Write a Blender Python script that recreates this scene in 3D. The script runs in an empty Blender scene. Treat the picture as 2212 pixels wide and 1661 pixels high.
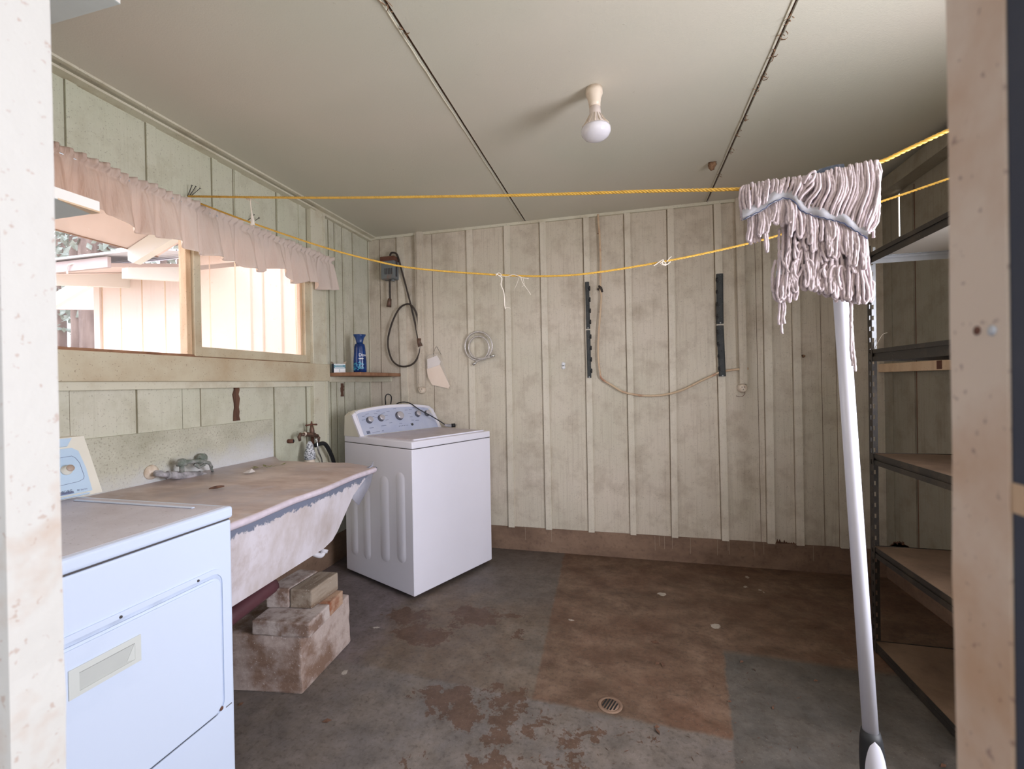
import bpy, bmesh, math, random
from mathutils import Vector, Matrix, noise as mnoise
random.seed(7)
SC = bpy.context.scene
COL = SC.collection
PI = math.pi
# ---------------------------------------------------------------- camera
F_PX, YAW, PITCH, ROLL, CAM_H = 980.56, 0.2480, -0.0040, -0.0170, 1.2642
def cam_axes():
    cy, sy = math.cos(YAW), math.sin(YAW)
    fw, r, u = Vector((-sy, cy, 0)), Vector((cy, sy, 0)), Vector((0, 0, 1))
    cp, sp = math.cos(PITCH), math.sin(PITCH)
    f2, u2 = fw*cp + u*sp, u*cp - fw*sp
    cr, sr = math.cos(ROLL), math.sin(ROLL)
    return f2, r*cr + u2*sr, u2*cr - r*sr
CF, CR, CU = cam_axes()
CC = Vector((0, 0, CAM_H))
cd = bpy.data.cameras.new('camera'); cam = bpy.data.objects.new('camera', cd); COL.objects.link(cam)
cam.matrix_world = Matrix((( CR.x, CU.x, -CF.x, 0), (CR.y, CU.y, -CF.y, 0), (CR.z, CU.z, -CF.z, CAM_H), (0, 0, 0, 1)))
cd.sensor_width = 36; cd.lens = 36*F_PX/2212; cd.clip_start = 0.01; cd.clip_end = 200
cd.dof.use_dof = True; cd.dof.focus_distance = 2.3; cd.dof.aperture_fstop = 6.3
SC.camera = cam
# ---------------------------------------------------------------- sky, sun, daylight, exposure
W_ = bpy.data.worlds.new('sky'); SC.world = W_; W_.use_nodes = True
bg = W_.node_tree.nodes['Background']; bg.inputs[0].default_value = (0.88, 0.90, 1.0, 1); bg.inputs[1].default_value = 4.1
def lamp(kind, name, loc, power, color, size=None, size_y=None, aim=None, angle=None):
    l = bpy.data.lights.new(name, kind); l.energy = power; l.color = color
    if kind == 'AREA':
        l.shape = 'RECTANGLE'; l.size = size; l.size_y = size_y or size
    if kind == 'SUN': l.angle = angle
    o = bpy.data.objects.new(name, l); COL.objects.link(o); o.location = loc
    o.rotation_euler = (Vector(aim) - Vector(loc)).to_track_quat('-Z', 'Y').to_euler()
    return o
lamp('SUN', 'sun', (-12, -9, 9), 1.2, (1.0, 0.95, 0.90), aim=(-4, 3, 1), angle=0.35)
lamp('AREA', 'daylight_right_opening', (1.76, 0.92, 1.40), 66, (0.90, 0.90, 1.0), 0.86, 1.3, aim=(-2.0, 1.6, 1.45))
lamp('AREA', 'daylight_doorway', (0.55, -1.35, 1.75), 30, (0.74, 0.84, 1.0), 1.1, 1.4, aim=(-0.9, 1.6, 1.15))
lamp('AREA', 'daylight_window', (-2.34, 1.35, 1.78), 6, (1.0, 0.93, 0.88), 1.5, 0.55, aim=(0.0, 1.9, 1.2))
SC.view_settings.view_transform = 'Standard'; SC.view_settings.look = 'None'
SC.view_settings.exposure = 0.10; SC.view_settings.gamma = 1.0; SC.view_settings.use_curve_mapping = False
SC.cycles.max_bounces = 7; SC.cycles.diffuse_bounces = 4; SC.cycles.transparent_max_bounces = 12
SC.cycles.caustics_reflective = False; SC.cycles.caustics_refractive = False
# ---------------------------------------------------------------- measured room
D, XL, XR, H = 3.3307, -2.036, 1.565, 2.465
def ray(px, py): return CF + CR*((px-1106)/F_PX) - CU*((py-830.5)/F_PX)
def atX(px, py, x): d = ray(px, py); return CC + d*((x)/d.x)
def atY(px, py, y): d = ray(px, py); return CC + d*(y/d.y)
def atZ(px, py, z): d = ray(px, py); return CC + d*((z-CAM_H)/d.z)
def atP(px, py, p0, n): d = ray(px, py); return CC + d*((Vector(p0)-CC).dot(n)/d.dot(n))
# ---------------------------------------------------------------- material helpers
def L(c):  # srgb 0-255 to linear
    return tuple(((v/255)/12.92 if v/255 <= .04045 else ((v/255+.055)/1.055)**2.4) for v in c)
class NT:
    def __init__(s, name):
        s.m = bpy.data.materials.new(name); s.m.use_nodes = True
        s.t = s.m.node_tree; s.b = s.t.nodes['Principled BSDF']; s.tc = s.t.nodes.new('ShaderNodeTexCoord')
    def n(s, k): return s.t.nodes.new(k)
    def put(s, sock, v):
        if isinstance(v, bpy.types.NodeSocket): s.t.links.new(v, sock)
        elif isinstance(v, (tuple, list)):
            sock.default_value = tuple(v) + ((1.0,) if len(v) == 3 and len(sock.default_value) == 4 else ())
        else: sock.default_value = v
    def math(s, op, a, b=None, c=None, clamp=False):
        k = s.n('ShaderNodeMath'); k.operation = op; k.use_clamp = clamp
        s.put(k.inputs[0], a)
        if b is not None: s.put(k.inputs[1], b)
        if c is not None: s.put(k.inputs[2], c)
        return k.outputs[0]
    def mix(s, f, a, b, blend='MIX'):
        k = s.n('ShaderNodeMix'); k.data_type = 'RGBA'; k.blend_type = blend
        s.put(k.inputs[0], f); s.put(k.inputs[6], a); s.put(k.inputs[7], b); return k.outputs[2]
    def mapping(s, scale=(1, 1, 1), loc=(0, 0, 0), rot=(0, 0, 0), v=None):
        k = s.n('ShaderNodeMapping'); k.inputs['Scale'].default_value = scale; k.inputs['Location'].default_value = loc
        k.inputs['Rotation'].default_value = rot
        s.put(k.inputs[0], v or s.tc.outputs['Object']); return k.outputs[0]
    def noise(s, scale, detail=3, rough=.55, v=None, dist=0.0):
        k = s.n('ShaderNodeTexNoise'); k.inputs['Scale'].default_value = scale; k.inputs['Detail'].default_value = detail
        k.inputs['Roughness'].default_value = rough; k.inputs['Distortion'].default_value = dist
        s.put(k.inputs['Vector'], v or s.tc.outputs['Object']); return k.outputs[0]
    def ramp(s, f, lo, hi, a=0.0, b=1.0):
        k = s.n('ShaderNodeMapRange'); s.put(k.inputs[0], f); k.inputs[1].default_value = lo; k.inputs[2].default_value = hi
        k.inputs[3].default_value = a; k.inputs[4].default_value = b; return k.outputs[0]
    def bump(s, h, strength=.3, dist=.005):
        k = s.n('ShaderNodeBump'); k.inputs['Strength'].default_value = strength; k.inputs['Distance'].default_value = dist
        s.put(k.inputs['Height'], h); s.t.links.new(k.outputs[0], s.b.inputs['Normal'])
    def sep(s, v=None):
        k = s.n('ShaderNodeSeparateXYZ'); s.put(k.inputs[0], v or s.tc.outputs['Object']); return k.outputs
    def out(s, color, rough=.6, metal=0.0, **kw):
        s.put(s.b.inputs['Base Color'], color); s.put(s.b.inputs['Roughness'], rough); s.put(s.b.inputs['Metallic'], metal)
        for k, v in kw.items(): s.put(s.b.inputs[k.replace('_', ' ')], v)
        return s.m
def simple(name, rgb, rough=.6, metal=0.0, var=.12, scale=18, bump=0.0, spec=None):
    t = NT(name); c = L(rgb)
    f = t.noise(scale, 4)
    col = t.mix(t.ramp(f, .3, .7), tuple(v*(1-var) for v in c), tuple(min(1, v*(1+var)) for v in c))
    if bump: t.bump(t.noise(scale*6, 3), bump, .003)
    if spec is not None: t.b.inputs['Specular IOR Level'].default_value = spec
    return t.out(col, rough, metal)
def dirty(name, base, dirt, lo=.52, hi=.72, scale=6, rough=.5, speck=None, bump=.1, metal=0.0, stretch=(1, 1, 1)):
    t = NT(name); v = t.mapping(stretch)
    f = t.ramp(t.noise(scale, 6, .62, v), lo, hi)
    col = t.mix(f, L(base), L(dirt))
    if speck:
        s = t.ramp(t.noise(140, 2, .5), .66, .72); col = t.mix(t.math('MULTIPLY', s, .55), col, L(speck))
    t.bump(t.noise(60, 4, .6, v), bump, .003)
    return t.out(col, rough, metal)
def siding(name, base, dark, green, grain=1.0, speck=.6, gm=.5):
    t = NT(name)
    v = t.mapping((70, 70, 2.6)); g = t.noise(1.0, 4, .6, v, .6)
    big = t.noise(1.1, 4, .6); mid = t.noise(7, 5, .65); fine = t.noise(150, 2, .5)
    col = t.mix(t.ramp(big, .38, .68), L(base), L(green))
    col = t.mix(t.math('MULTIPLY', t.ramp(mid, .48, .74), .6), col, L(dark))
    col = t.mix(t.math('MULTIPLY', t.ramp(g, .52, .75), .34*grain), col, L(dark))
    col = t.mix(t.math('MULTIPLY', t.ramp(fine, .64, .70), speck*.5), col, L((92, 78, 60)))
    h = t.math('ADD', t.math('MULTIPLY', g, 1.0), t.math('MULTIPLY', fine, .35))
    t.bump(h, .8*gm, .005)
    return t.out(col, .62)
M = {}
M['wall'] = siding('painted_siding', (214, 203, 187), (160, 144, 124), (202, 195, 176))
M['batten'] = siding('painted_batten', (222, 213, 197), (180, 166, 146), (212, 205, 187), .5, .5, .3)
M['wall_left'] = siding('painted_siding_left', (212, 209, 192), (174, 170, 146), (202, 204, 182), .6, .7, .4)
M['wall_right'] = siding('siding_right_shade_toned', (156, 148, 132), (112, 100, 82), (142, 137, 120))  # same cream paint, darkened in colour to carry this wall's shade
M['trim'] = dirty('painted_trim', (214, 210, 190), (188, 176, 150), .5, .75, 5, .55, (110, 92, 70), .1)
M['sill'] = dirty('painted_sill', (206, 196, 170), (186, 166, 136), .42, .7, 4, .5, (110, 80, 60), .12)
M['rawwood'] = dirty('bare_wood', (160, 120, 92), (124, 86, 62), .4, .65, 8, .8, None, .3, 0, (1, 1, .2))
M['splitwood'] = dirty('split_wood', (112, 80, 62), (80, 54, 42), .4, .65, 14, .85, None, .5, 0, (3, 3, .3))
M['tanwood'] = dirty('aged_tan_wood', (222, 194, 160), (196, 158, 120), .45, .7, 9, .6, (120, 84, 60), .2, 0, (1, 1, .25))
# ceiling
t = NT('painted_ceiling'); a = t.noise(.9, 3, .5); b_ = t.noise(180, 2, .5); c_ = t.noise(34, 3, .6)
col = t.mix(t.ramp(a, .35, .65), L((212, 206, 192)), L((203, 203, 187)))
col = t.mix(t.math('MULTIPLY', t.ramp(c_, .72, .78), .35), col, L((150, 140, 118)))
t.bump(t.math('ADD', t.math('MULTIPLY', b_, .6), t.math('MULTIPLY', t.ramp(c_, .68, .78), .5)), .35, .003)
M['ceiling'] = t.out(col, .55)
# concrete curb
t = NT('stained_concrete_curb'); a = t.noise(3, 5, .65, t.mapping((1, 1, 1.6))); b_ = t.noise(40, 4, .6)
col = t.mix(t.ramp(a, .35, .65), L((112, 88, 72)), L((146, 120, 100)))
col = t.mix(t.math('MULTIPLY', t.ramp(b_, .55, .75), .5), col, L((84, 64, 52)))
t.bump(b_, .4, .004); M['curb'] = t.out(col, .75)
# floor
def floor_material():
    t = NT('worn_painted_concrete_floor')
    dn = t.n('ShaderNodeTexNoise'); dn.inputs['Scale'].default_value = 14; dn.inputs['Detail'].default_value = 6; dn.inputs['Roughness'].default_value = .7
    t.put(dn.inputs['Vector'], t.tc.outputs['Object'])
    sx = t.n('ShaderNodeSeparateColor'); t.put(sx.inputs[0], dn.outputs[1])
    X0, Y0, _ = t.sep()
    xd = t.math('ADD', X0, t.math('MULTIPLY', t.math('SUBTRACT', sx.outputs[0], .5), .34))
    yd = t.math('ADD', Y0, t.math('MULTIPLY', t.math('SUBTRACT', sx.outputs[1], .5), .34))
    xs = t.math('ADD', X0, t.math('MULTIPLY', t.math('SUBTRACT', sx.outputs[0], .5), .035))
    ys = t.math('ADD', Y0, t.math('MULTIPLY', t.math('SUBTRACT', sx.outputs[1], .5), .035))
    def half(pa, pb, X=xs, Y=ys, soft=.010):   # 1 on the left of pa -> pb
        nx, ny = -(pb[1]-pa[1]), pb[0]-pa[0]; l = math.hypot(nx, ny); nx /= l; ny /= l
        d = t.math('ADD', t.math('MULTIPLY', X, nx), t.math('MULTIPLY_ADD', Y, ny, -(nx*pa[0]+ny*pa[1])))
        return t.ramp(d, -soft, soft)
    G = lambda x, y: atZ(x, y, 0)[:2]
    big = t.noise(1.6, 5, .65); mid = t.noise(6, 6, .68); fine = t.noise(55, 4, .6); grit = t.noise(190, 2, .5)
    streak = t.noise(4.2, 7, .72, t.mapping((1, 1.5, 1), rot=(0, 0, .35)), .4)
    # worn grey paint with brown showing through
    base = t.mix(t.ramp(mid, .36, .66), L((108, 99, 90)), L((138, 124, 110)))
    base = t.mix(t.math('MULTIPLY', t.ramp(big, .42, .62), .75), base, L((112, 92, 74)))
    # left-front grey-blue coat
    gb = t.math('MULTIPLY', half(G(506, 1530), G(800, 1250), soft=.2), .0)
    blue = t.mix(t.ramp(mid, .35, .7), L((112, 105, 100)), L((134, 124, 115)))
    m_left = half(G(560, 1661), G(760, 1440), xd, yd, .12)       # left of this: lilac worn band next to the block
    base = t.mix(t.math('MULTIPLY', half(G(1180, 1661), G(700, 1470), xd, yd, .18), .85), base, blue)
    base = t.mix(t.math('MULTIPLY', m_left, .8), base, t.mix(t.ramp(streak, .4, .65), L((128, 118, 122)), L((106, 96, 98))))
    # rust-brown bare rectangle in the middle, reaching the back wall
    A, B_, C_, D_ = G(1219, 1196), G(1150, 1510), G(1583, 1597), G(1562, 1405)
    E_ = G(1900, 1452)
    rect = t.math('MULTIPLY', half(B_, A, soft=.006), 1.0); rect = t.math('SUBTRACT', 1.0, rect)   # right of A-B
    above = half(B_, C_, soft=.01)
    r1 = t.math('MULTIPLY', rect, above)
    leftc = half(C_, D_, soft=.006)
    aboved = half(D_, E_, soft=.02)
    r1 = t.math('MULTIPLY', r1, t.math('MAXIMUM', leftc, aboved))
    rust = t.mix(t.ramp(streak, .34, .62), L((94, 70, 54)), L((132, 108, 90)))
    rust = t.mix(t.math('MULTIPLY', t.ramp(big, .45, .6), .55), rust, L((104, 72, 54)))
    rust = t.mix(t.math('MULTIPLY', t.ramp(mid, .56, .72), .6), rust, L((146, 124, 106)))
    base = t.mix(t.math('SUBTRACT', 1.0, above), base, t.mix(t.ramp(mid, .4, .7), L((116, 109, 104)), L((136, 125, 115))))
    right = t.math('MULTIPLY', rect, t.math('MULTIPLY', t.math('SUBTRACT', 1.0, leftc), t.math('SUBTRACT', 1.0, aboved)))
    base = t.mix(right, base, t.mix(t.ramp(mid, .35, .7), L((86, 83, 79)), L((110, 103, 95))))
    col = t.mix(r1, base, rust)
    # dark grey patch near the washer by the wall
    dk = t.math('MULTIPLY', t.math('SUBTRACT', 1.0, rect), half(G(1060, 1290), G(1200, 1330), xd, yd, .12))
    col = t.mix(t.math('MULTIPLY', dk, .55), col, L((96, 90, 88)))
    # flaked spots
    spots = [(975, 1512, .12, .07), (1010, 1548, .05, .08), (935, 1498, .07, .04), (1072, 1505, .035, .06), (1108, 1512, .05, .06), (1088, 1560, .05, .075), (1070, 1590, .03, .05),
             (1155, 1575, .03, .04), (1228, 1598, .032, .028), (1272, 1590, .03, .03), (1345, 1590, .012, .01), (1208, 1610, .02, .02), (1065, 1652, .08, .045),
             (1195, 1655, .02, .03), (1175, 1545, .02, .02), (982, 1352, .035, .03), (1000, 1320, .06, .05), (910, 1370, .16, .09), (880, 1330, .12, .07), (1030, 1330, .12, .09),
             (1100, 1328, .07, .03), (1120, 1370, .03, .02), (1050, 1420, .015, .01), (1245, 1638, .03, .02), (1210, 1661, .03, .03), (1265, 1590, .02, .02), (880, 1640, .02, .015), (1400, 1600, .02, .01)]
    acc = None
    for (px, py, rx, ry) in spots:
        c = G(px, py)
        dx = t.math('MULTIPLY', t.math('SUBTRACT', xd, c[0]), 1/rx); dy = t.math('MULTIPLY', t.math('SUBTRACT', yd, c[1]), 1/ry)
        e = t.math('ADD', t.math('MULTIPLY', dx, dx), t.math('MULTIPLY', dy, dy))
        s = t.ramp(e, 1.12, .88)
        acc = s if acc is None else t.math('MAXIMUM', acc, s)
    col = t.mix(t.math('MULTIPLY', acc, .85), col, t.mix(t.ramp(fine, .4, .7), L((90, 64, 48)), L((112, 84, 64))))
    col = t.mix(t.math('MULTIPLY', t.ramp(fine, .52, .70), .5), col, L((70, 60, 52)))
    col = t.mix(t.math('MULTIPLY', t.ramp(grit, .68, .74), .35), col, L((196, 186, 170)))
    w = None
    for (px, py, r) in [(1430, 1284, .022), (1545, 1352, .022), (1548, 1349, .015), (812, 1355, .012), (1612, 1246, .012), (1610, 1268, .014), (1640, 1275, .01), (1232, 1337, .012), (745, 1452, .014), (1650, 1280, .006)]:
        c = G(px, py)
        dx = t.math('MULTIPLY', t.math('SUBTRACT', t.math('MULTIPLY_ADD', t.math('SUBTRACT', xd, X0), .25, X0), c[0]), 1/r)
        dy = t.math('MULTIPLY', t.math('SUBTRACT', t.math('MULTIPLY_ADD', t.math('SUBTRACT', yd, Y0), .25, Y0), c[1]), 1/r)
        s = t.ramp(t.math('ADD', t.math('MULTIPLY', dx, dx), t.math('MULTIPLY', dy, dy)), 1.1, .7)
        w = s if w is None else t.math('MAXIMUM', w, s)
    col = t.mix(t.math('MULTIPLY', w, .8), col, L((205, 198, 186)))
    t.bump(t.math('ADD', fine, t.math('MULTIPLY', acc, -.6)), .3, .003)
    col = t.mix(t.ramp(t.noise(11, 7, .75), .35, .65), t.mix(1.0, col, (.62, .60, .57), 'MULTIPLY'), t.mix(1.0, col, (.98, .98, 1.0), 'MULTIPLY'))
    return t.out(col, t.ramp(mid, .3, .7, .45, .7))
M['floor'] = floor_material()
M['white'] = simple('white_enamel', (234, 232, 242), .28, 0, .015, 3)
M['cream_plastic'] = simple('cream_plastic', (226, 222, 208), .4, 0, .04, 8)
M['dryer_white'] = dirty('dryer_enamel', (206, 218, 238), (198, 211, 232), .5, .75, 4, .3, None, .02)
M['dusty_top'] = dirty('dusty_enamel', (202, 198, 206), (180, 172, 178), .4, .7, 5, .45, (110, 100, 96), .05)
M['washer_top'] = dirty('dusty_washer_lid', (208, 200, 206), (186, 174, 178), .4, .7, 6, .4, (120, 104, 100), .04)
M['panel_blue'] = dirty('pale_blue_panel', (190, 212, 232), (176, 200, 224), .5, .75, 7, .35, None, .02)
M['panel_grey'] = dirty('silver_blue_panel', (190, 196, 216), (176, 184, 210), .4, .7, 9, .35, None, .02)
M['knob'] = simple('silver_knob', (196, 192, 198), .3, .3, .05, 20)
M['knobdark'] = simple('knob_shadow_ring', (96, 98, 108), .4, .2, .05, 20)  # dark ring painting a shadow around each knob
M['knobtan'] = simple('tan_knob_face', (180, 160, 144), .45, 0, .1, 30)
M['ink'] = simple('dark_print', (58, 66, 92), .6, 0, .02, 5)
M['inkgrey'] = simple('grey_print', (110, 120, 150), .6, 0, .02, 5)
M['seam'] = simple('dark_seam', (70, 66, 66), .8, 0, .05, 5)
M['black'] = simple('black_plastic', (40, 42, 44), .55, 0, .15, 12)
M['blackrubber'] = simple('black_rubber', (24, 25, 28), .5, 0, .1, 12)
M['charcoal'] = dirty('dusty_charcoal_plastic', (54, 58, 60), (74, 76, 74), .45, .7, 10, .7, (130, 128, 120), .1)
M['darkcable'] = dirty('brown_black_cable', (58, 50, 46), (78, 66, 58), .4, .7, 20, .7)
M['greybox'] = dirty('rusting_grey_box', (122, 128, 130), (142, 110, 96), .56, .7, 9, .5, None, .15, .2)
M['rustbrown'] = dirty('rust', (118, 76, 60), (92, 58, 44), .4, .65, 14, .85, None, .4)
M['brass_old'] = dirty('tarnished_brass', (120, 92, 78), (92, 76, 66), .4, .7, 30, .55, None, .3, .45)
M['chrome'] = simple('chrome', (214, 214, 214), .2, .95, .03, 20)
M['limescale'] = dirty('lime_crusted_metal', (150, 148, 150), (196, 192, 198), .42, .62, 26, .75, (90, 104, 100), .5, .1)
M['verdigris'] = dirty('verdigris_crusted_brass', (116, 126, 116), (168, 168, 166), .42, .65, 26, .8, (80, 90, 84), .5, .1)
M['rope'] = dirty('yellow_rope', (226, 180, 76), (200, 156, 64), .45, .7, 60, .5, None, .2)
M['string'] = simple('white_string', (226, 216, 202), .8, 0, .08, 60)
M['mop'] = simple('cotton_mop_yarn', (222, 208, 212), .95, 0, .12, 220, .8)
M['mopband'] = dirty('grey_mop_tape', (178, 179, 186), (160, 161, 170), .4, .7, 50, .9, None, .3)
M['navy'] = simple('navy_thread', (52, 66, 104), .8, 0, .1, 30)
M['mopclamp'] = dirty('dusty_dark_clamp', (78, 88, 104), (130, 134, 142), .5, .7, 40, .8)
M['pipewhite'] = simple('white_plastic_handle', (222, 224, 236), .32, 0, .02, 6)
M['darkmetal'] = dirty('dusty_black_shelf_metal', (58, 54, 50), (88, 78, 66), .5, .75, 7, .5, (120, 112, 98), .05, .35)
M['galv'] = simple('galvanised_metal', (190, 194, 198), .35, .35, .06, 24)
M['board'] = dirty('dusty_shelf_board', (136, 112, 92), (108, 86, 68), .4, .7, 5, .75, (100, 78, 60), .1)
M['boardunder'] = simple('clean_shelf_underside', (250, 246, 236), .6, 0, .03, 6)
M['socket'] = dirty('aged_white_porcelain', (228, 214, 196), (200, 178, 156), .5, .7, 20, .35)
M['bulb'] = simple('frosted_bulb_lens', (224, 222, 228), .15, 0, .01, 4)
M['beigecable'] = dirty('beige_flat_cable', (206, 182, 152), (178, 132, 106), .5, .68, 12, .6)
M['bagpaper'] = dirty('paper_instructions', (252, 234, 218), (244, 222, 204), .4, .7, 8, .7)
M['nest'] = dirty('mud_nest', (150, 118, 90), (112, 80, 58), .4, .65, 60, .95, None, .8)
M['leaf'] = dirty('dry_brown_leaf', (104, 74, 56), (78, 54, 42), .4, .65, 60, .9)
M['greenleaf'] = dirty('faded_green_debris', (132, 136, 84), (150, 142, 104), .4, .65, 60, .9)
M['paper'] = simple('paper_scrap', (236, 230, 230), .8, 0, .04, 30)
M['bluebottle'] = dirty('blue_bottle', (22, 58, 122), (16, 40, 88), .45, .62, 12, .18, None, .02)
M['bluecap'] = simple('dark_blue_cap', (40, 68, 120), .2, 0, .08, 14)
M['cyan'] = simple('cyan_label_art', (70, 170, 200), .3, 0, .25, 40)
M['whiteprint'] = simple('white_print', (236, 238, 240), .4, 0, .02, 5)
M['teal'] = simple('teal_box_print', (96, 150, 166), .5, 0, .08, 30)
M['navybox'] = simple('navy_box_side', (52, 70, 96), .5, 0, .08, 30)
M['drainpipe'] = simple('dark_red_pipe', (88, 52, 58), .5, 0, .15, 12)
M['jambL'] = dirty('worn_painted_jamb', (166, 163, 157), (146, 110, 76), .50, .64, 3.0, .6, (140, 116, 100), .25)
M['jambR'] = dirty('scuffed_painted_jamb', (224, 204, 182), (200, 164, 132), .46, .62, 4, .6, (120, 84, 76), .2)
M['darkdoor'] = dirty('dark_navy_paint', (44, 52, 68), (60, 64, 76), .4, .7, 12, .6)
M['tubpaint'] = None
# laundry tub: flaking white paint over blue-grey concrete near the rim
t = NT('flaking_painted_concrete_tub'); x_, y_, z_ = t.sep(t.tc.outputs['Generated'])
nz = t.noise(16, 6, .75); st = t.noise(7, 5, .65, t.mapping((1, 1, .5), rot=(.6, 0, 0)))
edge = t.math('ADD', z_, t.math('MULTIPLY', t.math('SUBTRACT', nz, .5), .36))
paint = t.mix(t.ramp(st, .4, .7), L((214, 208, 214)), L((186, 174, 170)))
paint = t.mix(t.math('MULTIPLY', t.ramp(t.noise(3, 6, .7), .58, .7), .5), paint, L((160, 140, 128)))
col = t.mix(t.ramp(edge, .83, .85), paint, L((118, 124, 142)))
t.bump(t.math('ADD', t.math('MULTIPLY', t.ramp(edge, .83, .86), -1.0), t.math('MULTIPLY', nz, .3)), .5, .006)
M['tubpaint'] = t.out(col, .6)
# plastic sheet (dusty)
t = NT('dusty_brown_plastic_sheet'); s1 = t.noise(2.4, 6, .68, t.mapping((1, 2.6, 1), rot=(0, 0, .9))); s2 = t.noise(2.2, 4, .6); s3 = t.noise(9, 5, .6)
col = t.mix(t.ramp(s1, .40, .60), L((178, 152, 140)), L((216, 198, 190)))
col = t.mix(t.ramp(s2, .45, .65), col, L((178, 166, 168)))
xx, yy, zz = t.sep()
col = t.mix(t.math('MULTIPLY', t.ramp(xx, -.25, -.5), .65), col, L((190, 184, 190)))
col = t.mix(t.math('MULTIPLY', t.ramp(s3, .58, .7), .4), col, L((206, 198, 204)))
t.bump(t.math('ADD', s1, t.math('MULTIPLY', s3, .4)), .35, .008)
M['sheet'] = t.out(col, .42)
def translucent(name, rgb, alpha, rgb2=None):
    t = NT(name); c = L(rgb); f = t.noise(10, 4, .6)
    col = t.mix(t.ramp(f, .35, .7), c, L(rgb2 or rgb))
    t.b.inputs['Alpha'].default_value = alpha
    return t.out(col, .35)
M['clearplastic'] = translucent('hazy_clear_plastic', (206, 206, 220), .55, (170, 174, 194))
M['bagplastic'] = translucent('clear_bag_plastic', (240, 232, 222), .22)
# curtain
t = NT('thin_curtain_cloth'); n1 = t.noise(7, 5, .6, t.mapping((1, 1, .4))); wv = t.noise(260, 2, .5)
x1, y1, z1 = t.sep()
col = t.mix(t.ramp(n1, .35, .68), L((236, 204, 178)), L((190, 142, 106)))
col = t.mix(t.ramp(y1, .1, -.9), L((238, 224, 214)), col)
tr = t.n('ShaderNodeBsdfTranslucent'); t.put(tr.inputs[0], col)
mx = t.n('ShaderNodeMixShader'); mx.inputs[0].default_value = .28
t.bump(t.noise(9, 4, .6, t.mapping((1, 3.2, .5))), .8, .02)
m_ = t.out(col, .9); t.t.links.new(t.b.outputs[0], mx.inputs[1]); t.t.links.new(tr.outputs[0], mx.inputs[2])
t.t.links.new(mx.outputs[0], t.t.nodes['Material Output'].inputs[0]); M['curtain'] = m_
def glass(name, haze, tint):
    t = NT(name); tp = t.n('ShaderNodeBsdfTransparent'); tp.inputs[0].default_value = (*tint, 1)
    gl = t.n('ShaderNodeBsdfGlossy'); gl.inputs['Roughness'].default_value = .08; df = t.n('ShaderNodeBsdfDiffuse'); df.inputs[0].default_value = (*L((230, 214, 206)), 1)
    tl = t.n('ShaderNodeBsdfTranslucent'); tl.inputs[0].default_value = (*L((236, 222, 214)), 1)
    h = t.math('ADD', haze, t.math('MULTIPLY', t.ramp(t.noise(60, 4, .7), .66, .74), .35))
    
    m1 = t.n('ShaderNodeMixShader'); m1.inputs[0].default_value = .5; t.t.links.new(df.outputs[0], m1.inputs[1]); t.t.links.new(tl.outputs[0], m1.inputs[2])
    m2 = t.n('ShaderNodeMixShader'); t.put(m2.inputs[0], h); t.t.links.new(tp.outputs[0], m2.inputs[1]); t.t.links.new(m1.outputs[0], m2.inputs[2])
    m3 = t.n('ShaderNodeMixShader'); m3.inputs[0].default_value = .04; t.t.links.new(m2.outputs[0], m3.inputs[1]); t.t.links.new(gl.outputs[0], m3.inputs[2])
    t.t.links.new(m3.outputs[0], t.t.nodes['Material Output'].inputs[0]); return t.m
M['glass'] = glass('window_glass', .03, (.97, .98, 1)); M['glass2'] = glass('dusty_window_glass', .26, (1, .95, .92))
# outside
t = NT('outside_painted_boards'); g = t.noise(1, 3, .6, t.mapping((50, 50, 2)))
t.bump(g, .1, .002)
M['outwall'] = t.out(t.mix(t.ramp(g, .4, .7), L((238, 222, 214)), L((232, 214, 206))), .7)
M['outsoffit'] = simple('pale_pink_soffit', (234, 212, 206), .7, 0, .04, 6)
M['outwhite'] = simple('white_rafter_paint', (244, 242, 236), .6, 0, .02, 6)
M['outgrey'] = simple('grey_fascia', (186, 168, 166), .7, 0, .06, 8)
M['roofing'] = simple('pale_metal_roofing', (214, 216, 226), .5, 0, .08, 12)
M['grass'] = dirty('dry_pale_grass', (166, 156, 136), (184, 170, 150), .4, .65, 3, .9, None, .4)
M['bark'] = dirty('tree_bark', (98, 80, 74), (130, 112, 104), .4, .65, 6, .9, None, .5, 0, (1, 1, .3))
M['foliage'] = dirty('foliage', (120, 130, 120), (160, 168, 160), .4, .65, 8, .8)
M['brick_tan'] = dirty('limed_block', (194, 182, 176), (128, 104, 90), .42, .62, 12, .85, (220, 214, 212), .45)
M['brick_wood'] = dirty('weathered_block_wood', (160, 146, 130), (118, 98, 80), .42, .66, 7, .85, (210, 204, 196), .5, 0, (4, .6, 4))
M['pedestal'] = dirty('limed_concrete_pedestal', (188, 172, 164), (128, 102, 86), .40, .62, 7, .85, (226, 220, 216), .5)
M['block_rust'] = dirty('rust_stained_block', (182, 152, 128), (140, 84, 56), .46, .62, 7, .85, (214, 206, 200), .4)
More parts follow.
